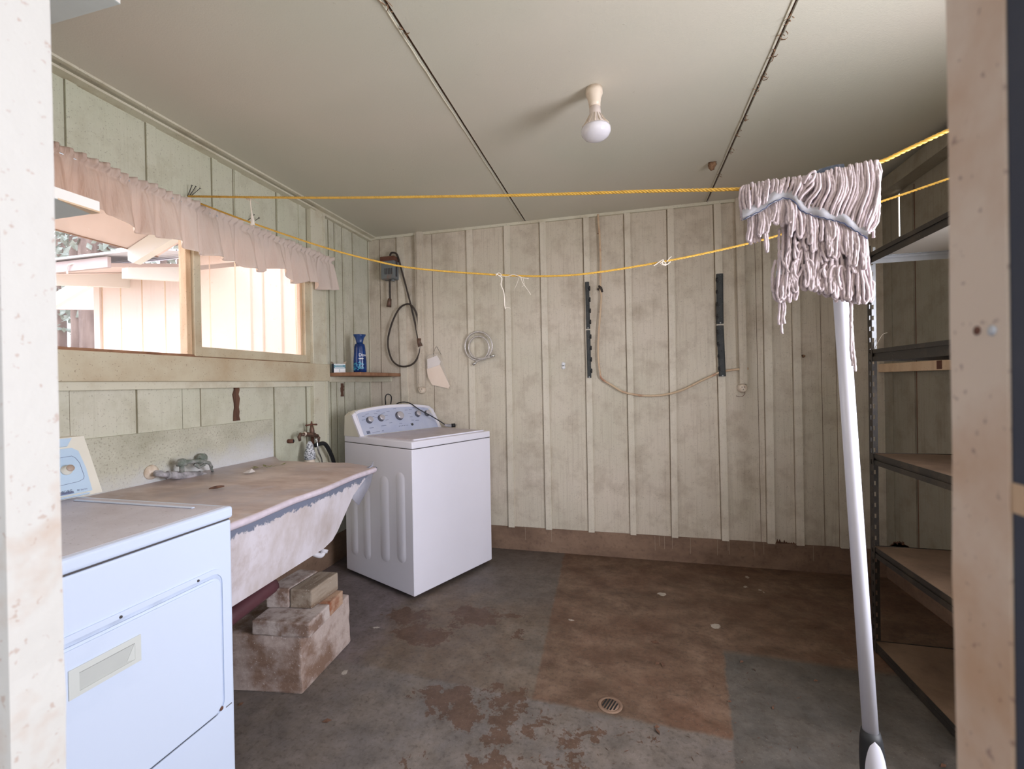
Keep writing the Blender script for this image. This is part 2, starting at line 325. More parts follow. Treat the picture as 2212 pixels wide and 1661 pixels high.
# ---------------------------------------------------------------- mesh helpers
class MB:
    def __init__(s): s.v = []; s.f = []; s.mi = []; s.sm = []
    def add(s, vs, fs, mi=0, sm=False):
        o = len(s.v); s.v += [Vector(v) for v in vs]
        for f in fs: s.f.append([i+o for i in f]); s.mi.append(mi); s.sm.append(sm)
        return s
    def box(s, x0, x1, y0, y1, z0, z1, mi=0, bev=0, seg=1, M=None):
        x0, x1 = min(x0, x1), max(x0, x1); y0, y1 = min(y0, y1), max(y0, y1); z0, z1 = min(z0, z1), max(z0, z1)
        if bev:
            bm = bmesh.new(); bmesh.ops.create_cube(bm, size=1)
            for v in bm.verts: v.co = Vector(((x0+x1)/2+v.co.x*(x1-x0), (y0+y1)/2+v.co.y*(y1-y0), (z0+z1)/2+v.co.z*(z1-z0)))
            bmesh.ops.bevel(bm, geom=bm.edges[:], offset=bev, segments=seg, profile=.5, affect='EDGES')
            bm.verts.index_update(); vs = [v.co.copy() for v in bm.verts]; fs = [[v.index for v in f.verts] for f in bm.faces]; bm.free()
        else:
            vs = [Vector(c) for c in ((x0, y0, z0), (x1, y0, z0), (x1, y1, z0), (x0, y1, z0), (x0, y0, z1), (x1, y0, z1), (x1, y1, z1), (x0, y1, z1))]
            fs = [(0, 3, 2, 1), (4, 5, 6, 7), (0, 1, 5, 4), (1, 2, 6, 5), (2, 3, 7, 6), (3, 0, 4, 7)]
        if M is not None: vs = [M @ v for v in vs]
        return s.add(vs, fs, mi)
    def tube(s, pts, r, seg=8, mi=0, closed=False, flat=None, sm=True):
        pts = [Vector(p) for p in pts]; n = len(pts); rs = r if isinstance(r, (list, tuple)) else [r]*n
        tang = []
        for i in range(n):
            a = pts[(i-1) % n] if (closed or i > 0) else pts[0]; b = pts[(i+1) % n] if (closed or i < n-1) else pts[-1]
            d = b-a; tang.append(d.normalized() if d.length > 1e-9 else Vector((0, 0, 1)))
        ref = Vector((0, 0, 1)) if abs(tang[0].z) < .9 else Vector((1, 0, 0))
        N = (ref - tang[0]*ref.dot(tang[0])).normalized(); vs = []
        for i in range(n):
            N = (N - tang[i]*N.dot(tang[i])); N = N.normalized() if N.length > 1e-6 else tang[i].orthogonal().normalized()
            B = tang[i].cross(N); fl = flat or (1, 1)
            for k in range(seg):
                a = 2*PI*k/seg; vs.append(pts[i] + N*(math.cos(a)*rs[i]*fl[0]) + B*(math.sin(a)*rs[i]*fl[1]))
        fs = []
        for i in range(n if closed else n-1):
            j = (i+1) % n
            for k in range(seg): k2 = (k+1) % seg; fs.append((i*seg+k, i*seg+k2, j*seg+k2, j*seg+k))
        if not closed: fs.append(tuple(range(seg))[::-1]); fs.append(tuple((n-1)*seg+k for k in range(seg)))
        return s.add(vs, fs, mi, sm)
    def lathe(s, prof, seg=24, M=None, mi=0, wob=None):
        vs = []
        for (r, z) in prof:
            for k in range(seg):
                a = 2*PI*k/seg; rr = r*(1 + (wob(a, z) if wob else 0)); vs.append(Vector((rr*math.cos(a), rr*math.sin(a), z)))
        if M is not None: vs = [M @ v for v in vs]
        fs = []
        for i in range(len(prof)-1):
            for k in range(seg): k2 = (k+1) % seg; fs.append((i*seg+k, i*seg+k2, (i+1)*seg+k2, (i+1)*seg+k))
        fs.append(tuple(range(seg))[::-1]); n = len(prof); fs.append(tuple((n-1)*seg+k for k in range(seg)))
        return s.add(vs, fs, mi, True)
    def prism(s, poly, off, mi=0, sm=False):
        n = len(poly); off = Vector(off); vs = [Vector(p) for p in poly] + [Vector(p)+off for p in poly]
        fs = [tuple(range(n))[::-1], tuple(range(n, 2*n))] + [(i, (i+1) % n, (i+1) % n+n, i+n) for i in range(n)]
        return s.add(vs, fs, mi, sm)
    def build(s, name, mats, parent=None, base=None, local=False, keep=False):
        if not isinstance(mats, (list, tuple)): mats = [mats]
        me = bpy.data.meshes.new(name); vs = s.v
        o = bpy.data.objects.new(name, me)
        if parent is not None:
            if not local:
                inv = world_of(parent).inverted(); vs = [inv @ v for v in vs]
        elif not keep:
            xs = [v.x for v in vs]; ys = [v.y for v in vs]; zs = [v.z for v in vs]
            b = Vector(base) if base else Vector(((min(xs)+max(xs))/2, (min(ys)+max(ys))/2, min(zs)))
            vs = [v-b for v in vs]; o.location = b
        me.from_pydata([tuple(v) for v in vs], [], s.f)
        for m in mats: me.materials.append(m)
        me.polygons.foreach_set('material_index', s.mi); me.polygons.foreach_set('use_smooth', s.sm)
        bm = bmesh.new(); bm.from_mesh(me); bmesh.ops.recalc_face_normals(bm, faces=bm.faces); bm.to_mesh(me); bm.free()
        me.update(); COL.objects.link(o)
        if parent is not None: o.parent = parent
        return o
def world_of(o):
    m = Matrix.LocRotScale(o.location, o.rotation_euler, o.scale)
    return world_of(o.parent) @ m if o.parent else m
def tag(o, label, cat, group=None, kind=None):
    o['label'] = label; o['category'] = cat
    if group: o['group'] = group
    if kind: o['kind'] = kind
    return o
def thing(name, label, cat, loc, rz=0, group=None):
    o = bpy.data.objects.new(name, None); COL.objects.link(o); o.location = loc; o.rotation_euler = (0, 0, rz); o.empty_display_size = .05
    return tag(o, label, cat, group)
def struct(o, label=None, cat=None):
    o['kind'] = 'structure'
    o['label'] = label or o.name; o['category'] = cat or o.name.split('_')[0]
    return o
def bez(pts, n=8):   # smooth Catmull-Rom through points
    pts = [Vector(p) for p in pts]; out = []
    for i in range(len(pts)-1):
        p0 = pts[max(i-1, 0)]; p1 = pts[i]; p2 = pts[i+1]; p3 = pts[min(i+2, len(pts)-1)]
        for k in range(n):
            t = k/n; out.append(.5*((2*p1)+(p2-p0)*t+(2*p0-5*p1+4*p2-p3)*t*t+(3*p1-p0-3*p2+p3)*t**3))
    out.append(pts[-1]); return out
def text_verts(s, size):
    cu = bpy.data.curves.new('t', 'FONT'); cu.body = s; cu.size = size; cu.align_x = 'LEFT'
    o = bpy.data.objects.new('t', cu); COL.objects.link(o); bpy.context.view_layer.update()
    me = bpy.data.meshes.new_from_object(o); vs = [v.co.copy() for v in me.vertices]; fs = [list(p.vertices) for p in me.polygons]
    bpy.data.objects.remove(o); bpy.data.curves.remove(cu); bpy.data.meshes.remove(me); return vs, fs
def text_on(mb, s, size, org, ux, uy, mi=0):
    vs, fs = text_verts(s, size); org, ux, uy = Vector(org), Vector(ux).normalized(), Vector(uy).normalized()
    mb.add([org+ux*v.x+uy*v.y for v in vs], fs, mi)
# ================================================================ THE ROOM
b = MB().box(XL-.1, XR+.1, .2, D+.02, -.1, 0); struct(b.build('floor', M['floor'], keep=True), 'worn grey painted concrete floor with rust brown bare patches', 'floor')
# ceiling: three sheets with open joints between them
b = MB(); J1, J2 = -.717, .543
for x0, x1 in ((XL-.1, J1-.006), (J1+.006, J2-.005), (J2+.005, XR+.1)): b.box(x0, x1, .2, D+.02, H, H+.012, 0)
b.box(XL-.1, XR+.1, .2, D+.02, H+.014, H+.03, 1)
struct(b.build('ceiling', [M['ceiling'], M['rustbrown']], keep=True), 'cream painted board ceiling with two open joints', 'ceiling')
b = MB()
for xj in (J1, J2):
    pts = [Vector((xj-.012+random.uniform(-.0015, .0015), .3+i*.06, H-.002)) for i in range(51)]
    b.tube(pts, [random.uniform(.0018, .0030) for _ in pts], 5)
struct(b.build('trim_1', M['trim'], keep=True), 'thin paint-filled lip along the two ceiling joints', 'trim')
# cobweb dirt stuck in joints
b = MB()
for (xj, ys) in ((J1, (1.30, 1.42)), (J2, (1.7, 1.78, 1.86, 2.02, 2.1, 2.3, 2.42, 2.6, 2.9))):
    for y in ys:
        for k in range(5):
            p = Vector((xj+random.uniform(-.006, .008), y+random.uniform(-.03, .03), H-.003)); q = p+Vector((random.uniform(-.02, .02), random.uniform(-.03, .03), random.uniform(-.009, -.002)))
            b.tube([p, (p+q)/2+Vector((.004, 0, -.003)), q], [.0014, .0018, .0008], 4)
tag(b.build('cobweb', M['nest'], keep=True), 'brown dusty cobweb debris hanging along the ceiling joints', 'cobweb', kind='stuff')
# ---- back wall: boards, battens (pixel x at top and bottom of the wall give the real, slightly leaning battens)
ZS = .175
b = MB().box(XL-.02, XR+.02, D, D+.02, ZS, H)
bats = [((858, 510), (864, 700), 14), ((1008, 495), (1015, 850), 13), ((1089, 485), (1095, 850), 12.5), ((1166, 478), (1180, 1137), 13), ((1260, 470), (1272, 1145), 12.5),
        ((1348, 460), (1362, 1150), 12.5), ((1441, 455), (1451, 1152), 13.5), ((1541, 445), (1559, 1160), 15), ((1645, 430), (1657, 1170), 16.5), ((1706, 430), (1720, 1175), 16.5), ((1800, 430), (1815, 1180), 17)]
def xat(p, q, z):   # wall x at height z along a pixel line on the back wall
    A, B = atY(*p, D), atY(*q, D); s_ = (z-A.z)/(B.z-A.z); return A.x+(B.x-A.x)*s_
def batten(b, p, q, w, z0, z1, th=.015, mi=0):
    wd = (atY(p[0]+w, p[1], D)-atY(p[0], p[1], D)).x
    xa, xb = xat(p, q, z0), xat(p, q, z1)
    vs = [(xa, D-th, z0), (xa+wd, D-th, z0), (xa+wd, D, z0), (xa, D, z0), (xb, D-th, z1), (xb+wd, D-th, z1), (xb+wd, D, z1), (xb, D, z1)]
    b.add(vs, [(0, 3, 2, 1), (4, 5, 6, 7), (0, 1, 5, 4), (1, 2, 6, 5), (2, 3, 7, 6), (3, 0, 4, 7)], mi)
for p, q, w in bats:
    batten(b, p, q, w, ZS-.004, H, .015, 3)
    batten(b, (p[0]-1.6, p[1]), (q[0]-1.6, q[1]), 1.0, ZS, H, .0008, 2)          # dark strip painting the shade beside each batten
for p, q in (((932, 500), (938, 850)), ((819, 515), (822, 700)), ((1628, 440), (1638, 900)), ((1768, 500), (1776, 900))): batten(b, p, q, 1.0, ZS, H, .0012, 2)
# rot at the foot of one board
for k in range(9):
    a = atY(1676+k*5, 1168, D-.003); b.prism([(a.x, D-.0015, ZS), (a.x+.02, D-.0015, ZS), (a.x+.009, D-.0015, ZS+random.uniform(.015, .04)*(1-k/12))], (0, -.001, 0), 1)
struct(b.build('wall_back', [M['wall'], M['splitwood'], simple('gap_and_batten_shade', (120, 104, 86), .8), M['batten']], keep=True), 'cream board and batten wall at the back of the room', 'wall')
# raceway strips covering the wiring, down to each outlet
for i, (p, q, w, z0, lab) in enumerate((((899.5, 505), (906, 830), 16, atY(910, 836, D).z, 'painted double wiring strip above the left outlet'), ((1586, 440), (1596, 829), 16, atY(1600, 829, D).z, 'painted wiring strip above the right outlet'))):
    b = MB(); batten(b, p, q, w, z0, H, .034); 
    if i == 0: batten(b, (p[0]+4, p[1]), (q[0]+4, q[1]), 7, z0, H, .042)
    struct(b.build('trim_%d' % (i+2), M['wall'], keep=True), lab, 'trim')
b = MB().box(XL, XR+.02, D+.0, D+.08, 0, ZS+.001)
b.box(XL-.06, XL, 1.0, D+.08, 0, .20)
for k in range(14):
    x = random.uniform(-.9, 1.4); b.box(x, x+.003, D-.0006, D+.01, random.uniform(.06, .12), ZS-.002, 1)
struct(b.build('baseboard_back', [M['curb'], simple('lime_drip', (156, 138, 120), .8)], keep=True), 'brown stained concrete curb below the back wall siding', 'baseboard')
b = MB().prism([(XL, D-.022, H), (XL, D, H), (XL, D, H-.018), (XL, D-.018, H-.018)], (XR-XL, 0, 0))
struct(b.build('trim_4', M['trim'], keep=True), 'narrow ceiling bead along the back wall', 'trim')
# ---- left wall (window side)
WY0, WY1, WZ0, WZ1 = .40, 2.66, 1.415, 2.10
b = MB(); T = .02
b.box(XL-T, XL, .2, D+.02, 0.2, WZ0-.02); b.box(XL-T, XL, .2, D+.02, WZ1, H); b.box(XL-T, XL, .2, WY0, WZ0-.02, WZ1); b.box(XL-T, XL, WY1, D+.02, WZ0-.02, WZ1)
def lb(px, y, w, z0, z1, th=.005, mi=0):    # raised strip on the left wall, left edge at pixel px
    A, B = atX(px, y, XL), atX(px+w, y, XL); b.box(XL-.001, XL+th, A.y, B.y, z0, z1, mi)
for px, w in ((141, 24), (314, 20), (455, 11), (503, 14), (594, 7), (640, 6), (662, 6)): lb(px, 300, w, WZ1+.02, H-.02, .007)
for px in (139, 312.5, 453.6, 500, 592, 657): lb(px, 300, 1.5, WZ1+.02, H-.02, .001, 3)
for px, w in ((712, 8), (726, 6), (744, 10), (765, 7)): lb(px, 700, w, .3, H-.02, .006)
for px in (711, 724, 741, 763, 796): lb(px, 700, 1.0, .3, H-.02, .001, 3)
for px, w in ((118, 30), (295, 96), (392, 36), (592, 60), (662, 14)): lb(px, 870, w, 1.075 if px < 560 else .82, 1.28, .006)
for px in (293, 390.5, 432, 590.6, 660): lb(px, 870, 1.8, 1.075 if px < 560 else .82, 1.28, .001, 3)
lb(147.5, 900, 1.0, 1.075, 1.28, .0065, 3)
struct(b.build('wall_left', [M['wall_left'], M['splitwood'], M['rawwood'], simple('left_board_gap', (128, 120, 96), .8)], keep=True), 'greenish cream boarded wall with the long window', 'wall')
b = MB()    # bare split strips where battens broke off
def split(px0, px1, y0, y1, th=.004):
    A, B = atX(px0, y0, XL), atX(px1, y1, XL); zs = [A.z+(B.z-A.z)*k/8 for k in range(9)]
    left = [(XL+th, A.y+random.uniform(-.006, .004), z) for z in zs]; right = [(XL+th, B.y+random.uniform(-.004, .006), z) for z in zs[::-1]]
    b.prism(left+right, (-th-.001, 0, 0))
split(503, 515, 833, 908, .008); split(674, 678, 835, 935, .009); split(734, 741, 828, 856, .008)
struct(b.build('trim_5', M['splitwood'], keep=True), 'bare brown split wood where battens broke off below the window', 'trim')
# splash band of cement board above the tub
b = MB(); P = [atX(100, 957, XL), atX(583, 905, XL), atX(590, 992, XL)]
b.box(XL-.001, XL+.012, .3, 2.245, .80, 1.075, 0, .002)
t = NT('limed_splash_board'); n1_ = t.noise(5, 6, .7); n2_ = t.noise(120, 3, .6); _, y_, z_ = t.sep()
col = t.mix(t.ramp(n1_, .38, .66), L((204, 202, 184)), L((176, 174, 154))); col = t.mix(t.math('MULTIPLY', t.ramp(n2_, .56, .66), .5), col, L((128, 116, 98)))
lime = t.ramp(t.math('ADD', t.math('ADD', z_, t.math('MULTIPLY', n1_, -.26)), t.math('MULTIPLY', y_, -.07)), .72, .60)
col = t.mix(t.math('MULTIPLY', lime, .8), col, L((226, 228, 232))); t.bump(t.math('ADD', n1_, n2_), .7, .004); splashmat = t.out(col, .8)
struct(b.build('trim_6', splashmat, keep=True), 'rough lime-splashed board behind the laundry tub', 'trim')
# top plates stepping down from the ceiling along the left wall
b = MB(); b.box(XL-.01, -1.960, .3, D, 2.4555, H+.001); b.box(XL-.01, -2.003, .3, D, 2.4385, 2.457)
struct(b.build('trim_7', M['trim'], keep=True), 'stepped ceiling moulding along the window wall', 'trim')
# header plate proud of the wall, up to the post
b = MB(); b.box(XL-.01, XL+.052, .3, 2.62, 2.435, 2.4445); b.box(XL-.01, XL+.03, .3, 2.60, WZ1+.015, WZ1+.05, 0, .002)
struct(b.build('trim_8', M['trim'], keep=True), 'window head board under the ceiling moulding', 'trim')
# post right of the window, full height
A, B = atX(671, 520, XL+.03), atX(700, 520, XL+.03)
b = MB().box(XL-.01, XL+.035, A.y, B.y, .3, 2.4395, 0, .002); b.box(XL+.035, XL+.040, B.y-.022, B.y, .3, 2.4395)
struct(b.build('trim_9', M['trim'], keep=True), 'painted post at the right end of the window wall opening', 'trim')
# sill board and the ledge under it
b = MB().box(XL-.08, XL+.045, .3, B.y+.02, 1.296, 1.413, 0, .003)
struct(b.build('trim_10', M['sill'], keep=True), 'scratched sill board under the window', 'trim')
b = MB().box(XL-.005, XL+.028, .3, B.y-.02, 1.262, 1.296, 0, .002)
struct(b.build('trim_11', M['trim'], keep=True), 'ledge strip below the sill board', 'trim')
# ---- window: raw wood track, mullion, sash, panes
win = bpy.data.objects.new('window_1', None); COL.objects.link(win); win.location = (XL, 1.6, WZ0); struct(win, 'long horizontal window with two panes looking onto the yard', 'window')
b = MB().box(XL-.08, XL+.005, WY0, WY1, WZ0-.02, WZ0+.012, 0, .002); b.box(XL-.08, XL+.01, WY0, WY0+.04, WZ0, WZ1); b.box(XL-.08, XL+.01, WY0, WY1, WZ1-.03, WZ1+.02)
b.build('window_frame', M['rawwood'], win)
m0, m1 = atX(404, 700, XL-.005), atX(415, 700, XL-.005)
MB().box(XL-.05, XL-.005, m0.y, m1.y, WZ0, WZ1, 0, .002).build('mullion', M['tanwood'], win)
s0, s1, s2, s3 = m1.y, atX(436, 700, XL+.012).y, atX(660, 700, XL+.012).y, atX(681, 700, XL+.012).y
zb0, zb1 = WZ0+.004, atX(435, 749, XL+.012).z
b = MB().box(XL-.03, XL+.012, s0, s1, zb0, WZ1, 0, .002).box(XL-.03, XL+.012, s2, s3, zb0, WZ1, 0, .002).box(XL-.03, XL+.012, s1, s2, zb0, zb1, 0, .002).box(XL-.03, XL+.012, s1, s2, WZ1-.06, WZ1, 0, .002)
b.box(XL-.034, XL-.012, s2-.02, s2, zb1, WZ1-.06, 1)
b.build('sash', [M['sill'], M['tanwood']], win)
MB().box(XL-.036, XL-.033, WY0+.04, m0.y, WZ0+.01, WZ1-.03).build('glass_pane', M['glass'], win)
MB().box(XL-.012, XL-.009, s1, s2-.02, zb1, WZ1-.06).build('glass_pane', M['glass2'], win)
# ---- right wall, with an opening nearer the door (it lights the room) and one open slit between boards
b = MB(); oy0, oy1, oz0, oz1 = .48, 1.36, .75, 2.06; sy0, sy1, sz0, sz1 = 3.134, 3.160, 2.085, 2.335
b.box(XR, XR+.004, .2, oy0, 0, H); b.box(XR, XR+.004, oy1, sy0, 0, H); b.box(XR, XR+.004, sy1, D+.02, 0, H); b.box(XR, XR+.004, oy0, oy1, 0, oz0); b.box(XR, XR+.004, oy0, oy1, oz1, H)
b.box(XR, XR+.004, sy0, sy1, 0, sz0); b.box(XR, XR+.004, sy0, sy1, sz1, H)
def rb(px, w, z0=.18, z1=2.33, th=.007, mi=0):
    A, B = atX(px, 700, XR), atX(px+w, 700, XR); b.box(XR+.001, XR-th, A.y, B.y, z0, z1, mi)
rb(1950, 27); rb(2044, 30); rb(1918, 10, th=.003)
for px in (1948.6, 1978, 2042): rb(px, 1.6, th=.001, mi=1)
b.box(XR-.002, XR+.001, 1.5, D, 0, .17, 2)
for k in range(26):      # rot hole at the foot
    a = atX(1922+k*1.8, 1186, XR); b.box(XR-.0085, XR-.006, a.y-.009, a.y+.009, a.z, a.z+.006+.045*math.sin(k/26*PI)*random.uniform(.45, 1), 1)
struct(b.build('wall_right', [M['wall_right'], M['splitwood'], M['curb']], keep=True), 'cream boarded wall with shade toned into its colour behind the metal shelves', 'wall')
win2 = MB().box(XR-.01, XR+.06, oy0-.05, oy0, oz0-.05, oz1+.05).box(XR-.01, XR+.06, oy1, oy1+.05, oz0-.05, oz1+.05).box(XR-.01, XR+.06, oy0, oy1, oz0-.05, oz0).box(XR-.01, XR+.06, oy0, oy1, oz1, oz1+.05).build('window_2', M['trim'], keep=True)
struct(win2, 'open window frame in the right wall near the door', 'window')
b = MB().box(XR-.09, XR, 1.4, D, 2.345, 2.425, 0, .002).box(XR-.05, XR, 1.4, D, 2.425, 2.440, 1)
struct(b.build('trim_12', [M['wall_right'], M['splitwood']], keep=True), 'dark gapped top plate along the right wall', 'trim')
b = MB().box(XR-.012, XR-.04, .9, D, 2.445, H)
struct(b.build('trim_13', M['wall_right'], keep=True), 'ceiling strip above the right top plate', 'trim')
# ---- front wall and the doorway the view comes through
b = MB(); jl, jr = -.503, .172
b.box(XL-.1, jl-.03, .272, .292, 0, H); b.box(jr+.03, XR+.1, .272, .292, 0, H); b.box(jl-.03, jr+.03, .272, .292, 2.04, H)
struct(b.build('wall_front', M['wall'], keep=True), 'wall around the doorway', 'wall')
def jamb(name, x0, x1, face, mat, lab):   # a 2x4 with a worn wavering arris
    b = MB(); n = 60; vs = []
    for i in range(n+1):
        z = 2.04*i/n; wv = .0012*mnoise.noise(Vector((3.1*face, 0, z*9)))+.0008*mnoise.noise(Vector((face, 5, z*31)))
        if face < 0 and abs(z-.98) < .012: wv += .002
        xf = (x1 if face < 0 else x0); xo = (x0 if face < 0 else x1); s_ = 1 if face < 0 else -1
        vs += [(xf+s_*wv, .300, z), (xf, .262, z), (xo, .262, z), (xo, .300, z)]
    fs = [(4*i+k, 4*i+(k+1) % 4, 4*i+4+(k+1) % 4, 4*i+4+k) for i in range(n) for k in range(4)] + [(0, 1, 2, 3), (4*n+3, 4*n+2, 4*n+1, 4*n)]
    b.add(vs, fs); return struct(b.build(name, mat, keep=True), lab, 'trim')
jamb('trim_14', jl-.09, jl, -1, M['jambL'], 'sunlit flaking white door jamb at the left')
jamb('trim_15', jr, jr+.09, 1, M['jambR'], 'scuffed tan door jamb at the right with two screw holes')
b = MB()
for z, r, mi in ((atX(2112, 714, jr).z, .0022, 0), (atX(2144, 712, jr).z, .0026, 1)):
    p = atX(2112 if mi == 0 else 2144, 714, jr); b.lathe([(r, -.0008), (r, .0006), (r*.6, .001)], 12, Matrix.Translation(p) @ Matrix.Rotation(-PI/2, 4, 'Y'), mi)
struct(b.build('trim_16', [M['rustbrown'], M['galv']], keep=True), 'rusty screw hole and screw head in the right jamb', 'trim')
b = MB().box(jr+.0012, jr+.05, .08, .2615, 0, 2.03)
for z in (.95, .62, 1.20, .80): b.box(jr+.0006, jr+.0015, .245, .2612, z, z+random.uniform(.006, .02), 1)
struct(b.build('trim_17', [M['darkdoor'], M['tanwood']], keep=True), 'dark navy stop strip outside the right jamb', 'trim')
b = MB().box(jl-.1, jr+.1, .262, .300, 2.04, 2.1); struct(b.build('trim_18', M['trim'], keep=True), 'door head', 'trim')
# ================================================================ OUTSIDE
b = MB().box(-30, 12, -12, 22, -.16, -.11); struct(b.build('ground', M['grass'], keep=True), 'grassy yard outside the window', 'ground')
b = MB().box(-3.4, 3.2, -3.0, .26, 2.62, 2.68); struct(MB().box(-1.05, -.95, -3.0, .27, 0, 2.62).build('jamb_light_blocker', M['darkdoor'], keep=True), 'unseen dark wall added left of the doorway to block light', 'wall')  # unseen wall, added to keep light off the right jamb
b = MB().box(-3.4, 3.2, -3.0, .26, 2.62, 2.68)
struct(b.build('doorway_sun_blocker', M['outwhite'], keep=True), 'unseen roof slab added over the doorway to block sun', 'roof')  # unseen roof, added to keep sun out of the doorway
# roof and eave of this building beyond the window wall
ex = -2.96; b = MB(); ze = atX(190, 513, ex).z
b.prism([(XL-.02, .2, 2.50), (ex, .2, ze), (ex, .2, ze+.03), (XL-.02, .2, 2.53)], (0, 2.12, 0), 0)
b.box(ex-.012, ex, .2, 2.32, ze-.006, ze+.04, 1)
b.prism([(XL-.1, .2, 2.53), (XR+.3, .2, 2.53), (XR+.3, .2, 2.58), (XL-.1, .2, 2.58)], (0, 3.3, 0), 0)
struct(b.build('roof_eave', [M['outsoffit'], M['rawwood']], keep=True), 'pink underside of this building\'s eave seen through the window', 'roof')
for i, y in enumerate((1.42, 2.13)):
    b = MB().prism([(XL-.03, y, 2.49), (ex-.0, y, ze-.005), (ex-.0, y, ze-.075), (ex+.04, y, ze-.095), (XL-.03, y, 2.36)], (0, .045, 0))
    tag(b.build('rafter', M['outwhite'] if i else M['outwhite']), ('white rafter tail under the eave, nearest the door', 'white rafter tail under the eave, seen whole in the left pane', 'white rafter tail under the eave, nearest the back corner')[i], 'rafter', 'rafter tails under the eave')
# the wing across the yard
wy = 3.2; wxl = -4.85
wing = thing('building', 'pale boarded wing of the house seen through the window', 'building', (-3.6, wy, -.11))
b = MB().box(wxl, XL-.1, wy, wy+.12, -.11, 2.34).box(-3.72, XL-.1, wy, wy+.12, 2.30, 2.75)
for px in (222, 262, 308, 358, 403, 455, 510, 541, 570, 610, 640):
    p = atY(px, 700, wy); b.box(p.x-.006, p.x+.006, wy-.001, wy+.01, -.1, 2.33 if px < 403 else 2.73, 1)
for px, w in ((541, 7), (567, 6), (608, 5)):
    p, q = atY(px-w/2, 650, wy), atY(px+w/2, 650, wy); b.box(p.x, q.x, wy-.02, wy+.01, -.1, 2.73, 0)
b.box(wxl-.001, wxl+.07, wy-.02, wy+.01, -.1, 2.33)
b.build('wall', [M['outwall'], M['tanwood'], M['outsoffit']], wing)
b = MB(); fz = 2.19
b.prism([(wxl-.9, wy, 2.34), (wxl-.9, wy-.62, fz), (wxl-.9, wy-.62, fz+.03), (wxl-.9, wy, 2.37)], (1.95, 0, 0), 0)
b.build('soffit', M['outsoffit'], wing)
MB().box(wxl-.9, -3.75, wy-.645, wy-.62, fz-.01, fz+.07).build('fascia', M['outgrey'], wing)
b = MB()
for k in range(7): b.prism([(wxl-.95, wy-.68+k*.10, fz+.075+k*.022), (wxl-.95, wy-.57+k*.10, fz+.095+k*.024), (wxl-.95, wy-.57+k*.10, fz+.105+k*.024), (wxl-.95, wy-.68+k*.10, fz+.09+k*.022)], (2.5, 0, 0))
b.build('roof', M['roofing'], wing)
for px in (195, 343):
    p = atY(px, 590, wy-.3); MB().prism([(p.x-.03, wy, 2.33), (p.x-.03, wy-.56, fz-.0), (p.x-.03, wy-.56, fz-.08), (p.x-.03, wy, 2.20)], (.06, 0, 0)).build('rafter', M['outwhite'], wing)
b = MB(); a0, a1 = atY(100, 672, wy+.3), atY(212, 605, wy+.3)
b.prism([a0, a1, a1+Vector((0, 0, .14)), a0+Vector((0, 0, .14))], (0, .05, 0)); b.build('barge_board', M['outwhite'], wing)
p = [atY(100, 668, wy+1.2), atY(214, 598, wy+1.2), atY(214, 669, wy+1.2)]
MB().prism(p, (0, .04, 0)).build('gable_panel', M['outgrey'], wing)
c0 = atY(298, 560, wy-.63)
MB().tube(bez([c0+Vector((-.6, 0, .02)), c0+Vector((-.66, -.03, .0)), c0+Vector((-.68, -.02, -.06))]), .006, 6).build('wire_end', M['outwhite'], wing)
# trees beyond
def tree(x, y, h, r, lab, seed, fz0=.35):
    rnd = random.Random(seed); o = thing('tree', lab, 'tree', (x, y, -.12), group='trees in the wood beyond the yard')
    pts = [Vector((x+rnd.uniform(-.08, .08), y, -.12+h*k/6)) for k in range(7)]
    b = MB().tube(pts, [r*(1-.09*k) for k in range(7)], 9)
    for k in range(7):
        z = h*rnd.uniform(.25, .9); a = rnd.uniform(0, 2*PI); q = Vector((x, y, z)); d = Vector((math.cos(a), math.sin(a)*.4, rnd.uniform(-.1, .5)))*rnd.uniform(.3, .6)
        b.tube([q, q+d*.5, q+d+Vector((0, 0, -.1))], [r*.25, r*.16, r*.06], 5)
    b.build('trunk', M['bark'], o)
    b = MB()
    for k in range(700):
        z = h*rnd.uniform(fz0, 1.0); a = rnd.uniform(0, 2*PI); rr = rnd.uniform(.1, .62); c = Vector((x+rr*math.cos(a), y+rr*math.sin(a)*.6, z))
        u = Vector((rnd.uniform(-1, 1), rnd.uniform(-1, 1), rnd.uniform(-1, 1))).normalized()*rnd.uniform(.05, .13); v = u.orthogonal().normalized()*rnd.uniform(.03, .07)
        b.add([c-u, c+v, c+u, c-v], [(0, 1, 2, 3)])
    b.build('foliage', M['foliage'], o)
tr = [(-12.6, 7.6, 7.5, .13, 'thin tree beyond the yard, furthest left'), (-11.4, 7.2, 8, .16, 'tree beyond the yard behind the roof edge, second from left'), (-10.6, 8.4, 7, .12, 'slender tree beyond the yard under the roof end'),
      (-9.3, 6.15, 8, .30, 'thick dark trunk beside the corner of the pale wing'), (-14.6, 9.5, 8, .15, 'distant tree at the far left of the wood'), (-12.5, 10.5, 9, .2, 'distant tree deep in the wood')]
for i, a in enumerate(tr): tree(a[0], a[1], a[2], a[3], a[4], i+3)
rnd = random.Random(5); b = MB()
for k in range(1500):
    c = Vector((rnd.uniform(-16, -9), rnd.uniform(8, 12), -.1+abs(rnd.gauss(0, .9)))); u = Vector((rnd.uniform(-1, 1), rnd.uniform(-1, 1), rnd.uniform(0, 1))).normalized()*rnd.uniform(.08, .25); v = u.orthogonal().normalized()*.05
    b.add([c-u, c+v, c+u, c-v], [(0, 1, 2, 3)])
tag(b.build('undergrowth', M['foliage'], keep=True), 'pale green undergrowth below the trees beyond the yard', 'undergrowth', kind='stuff')
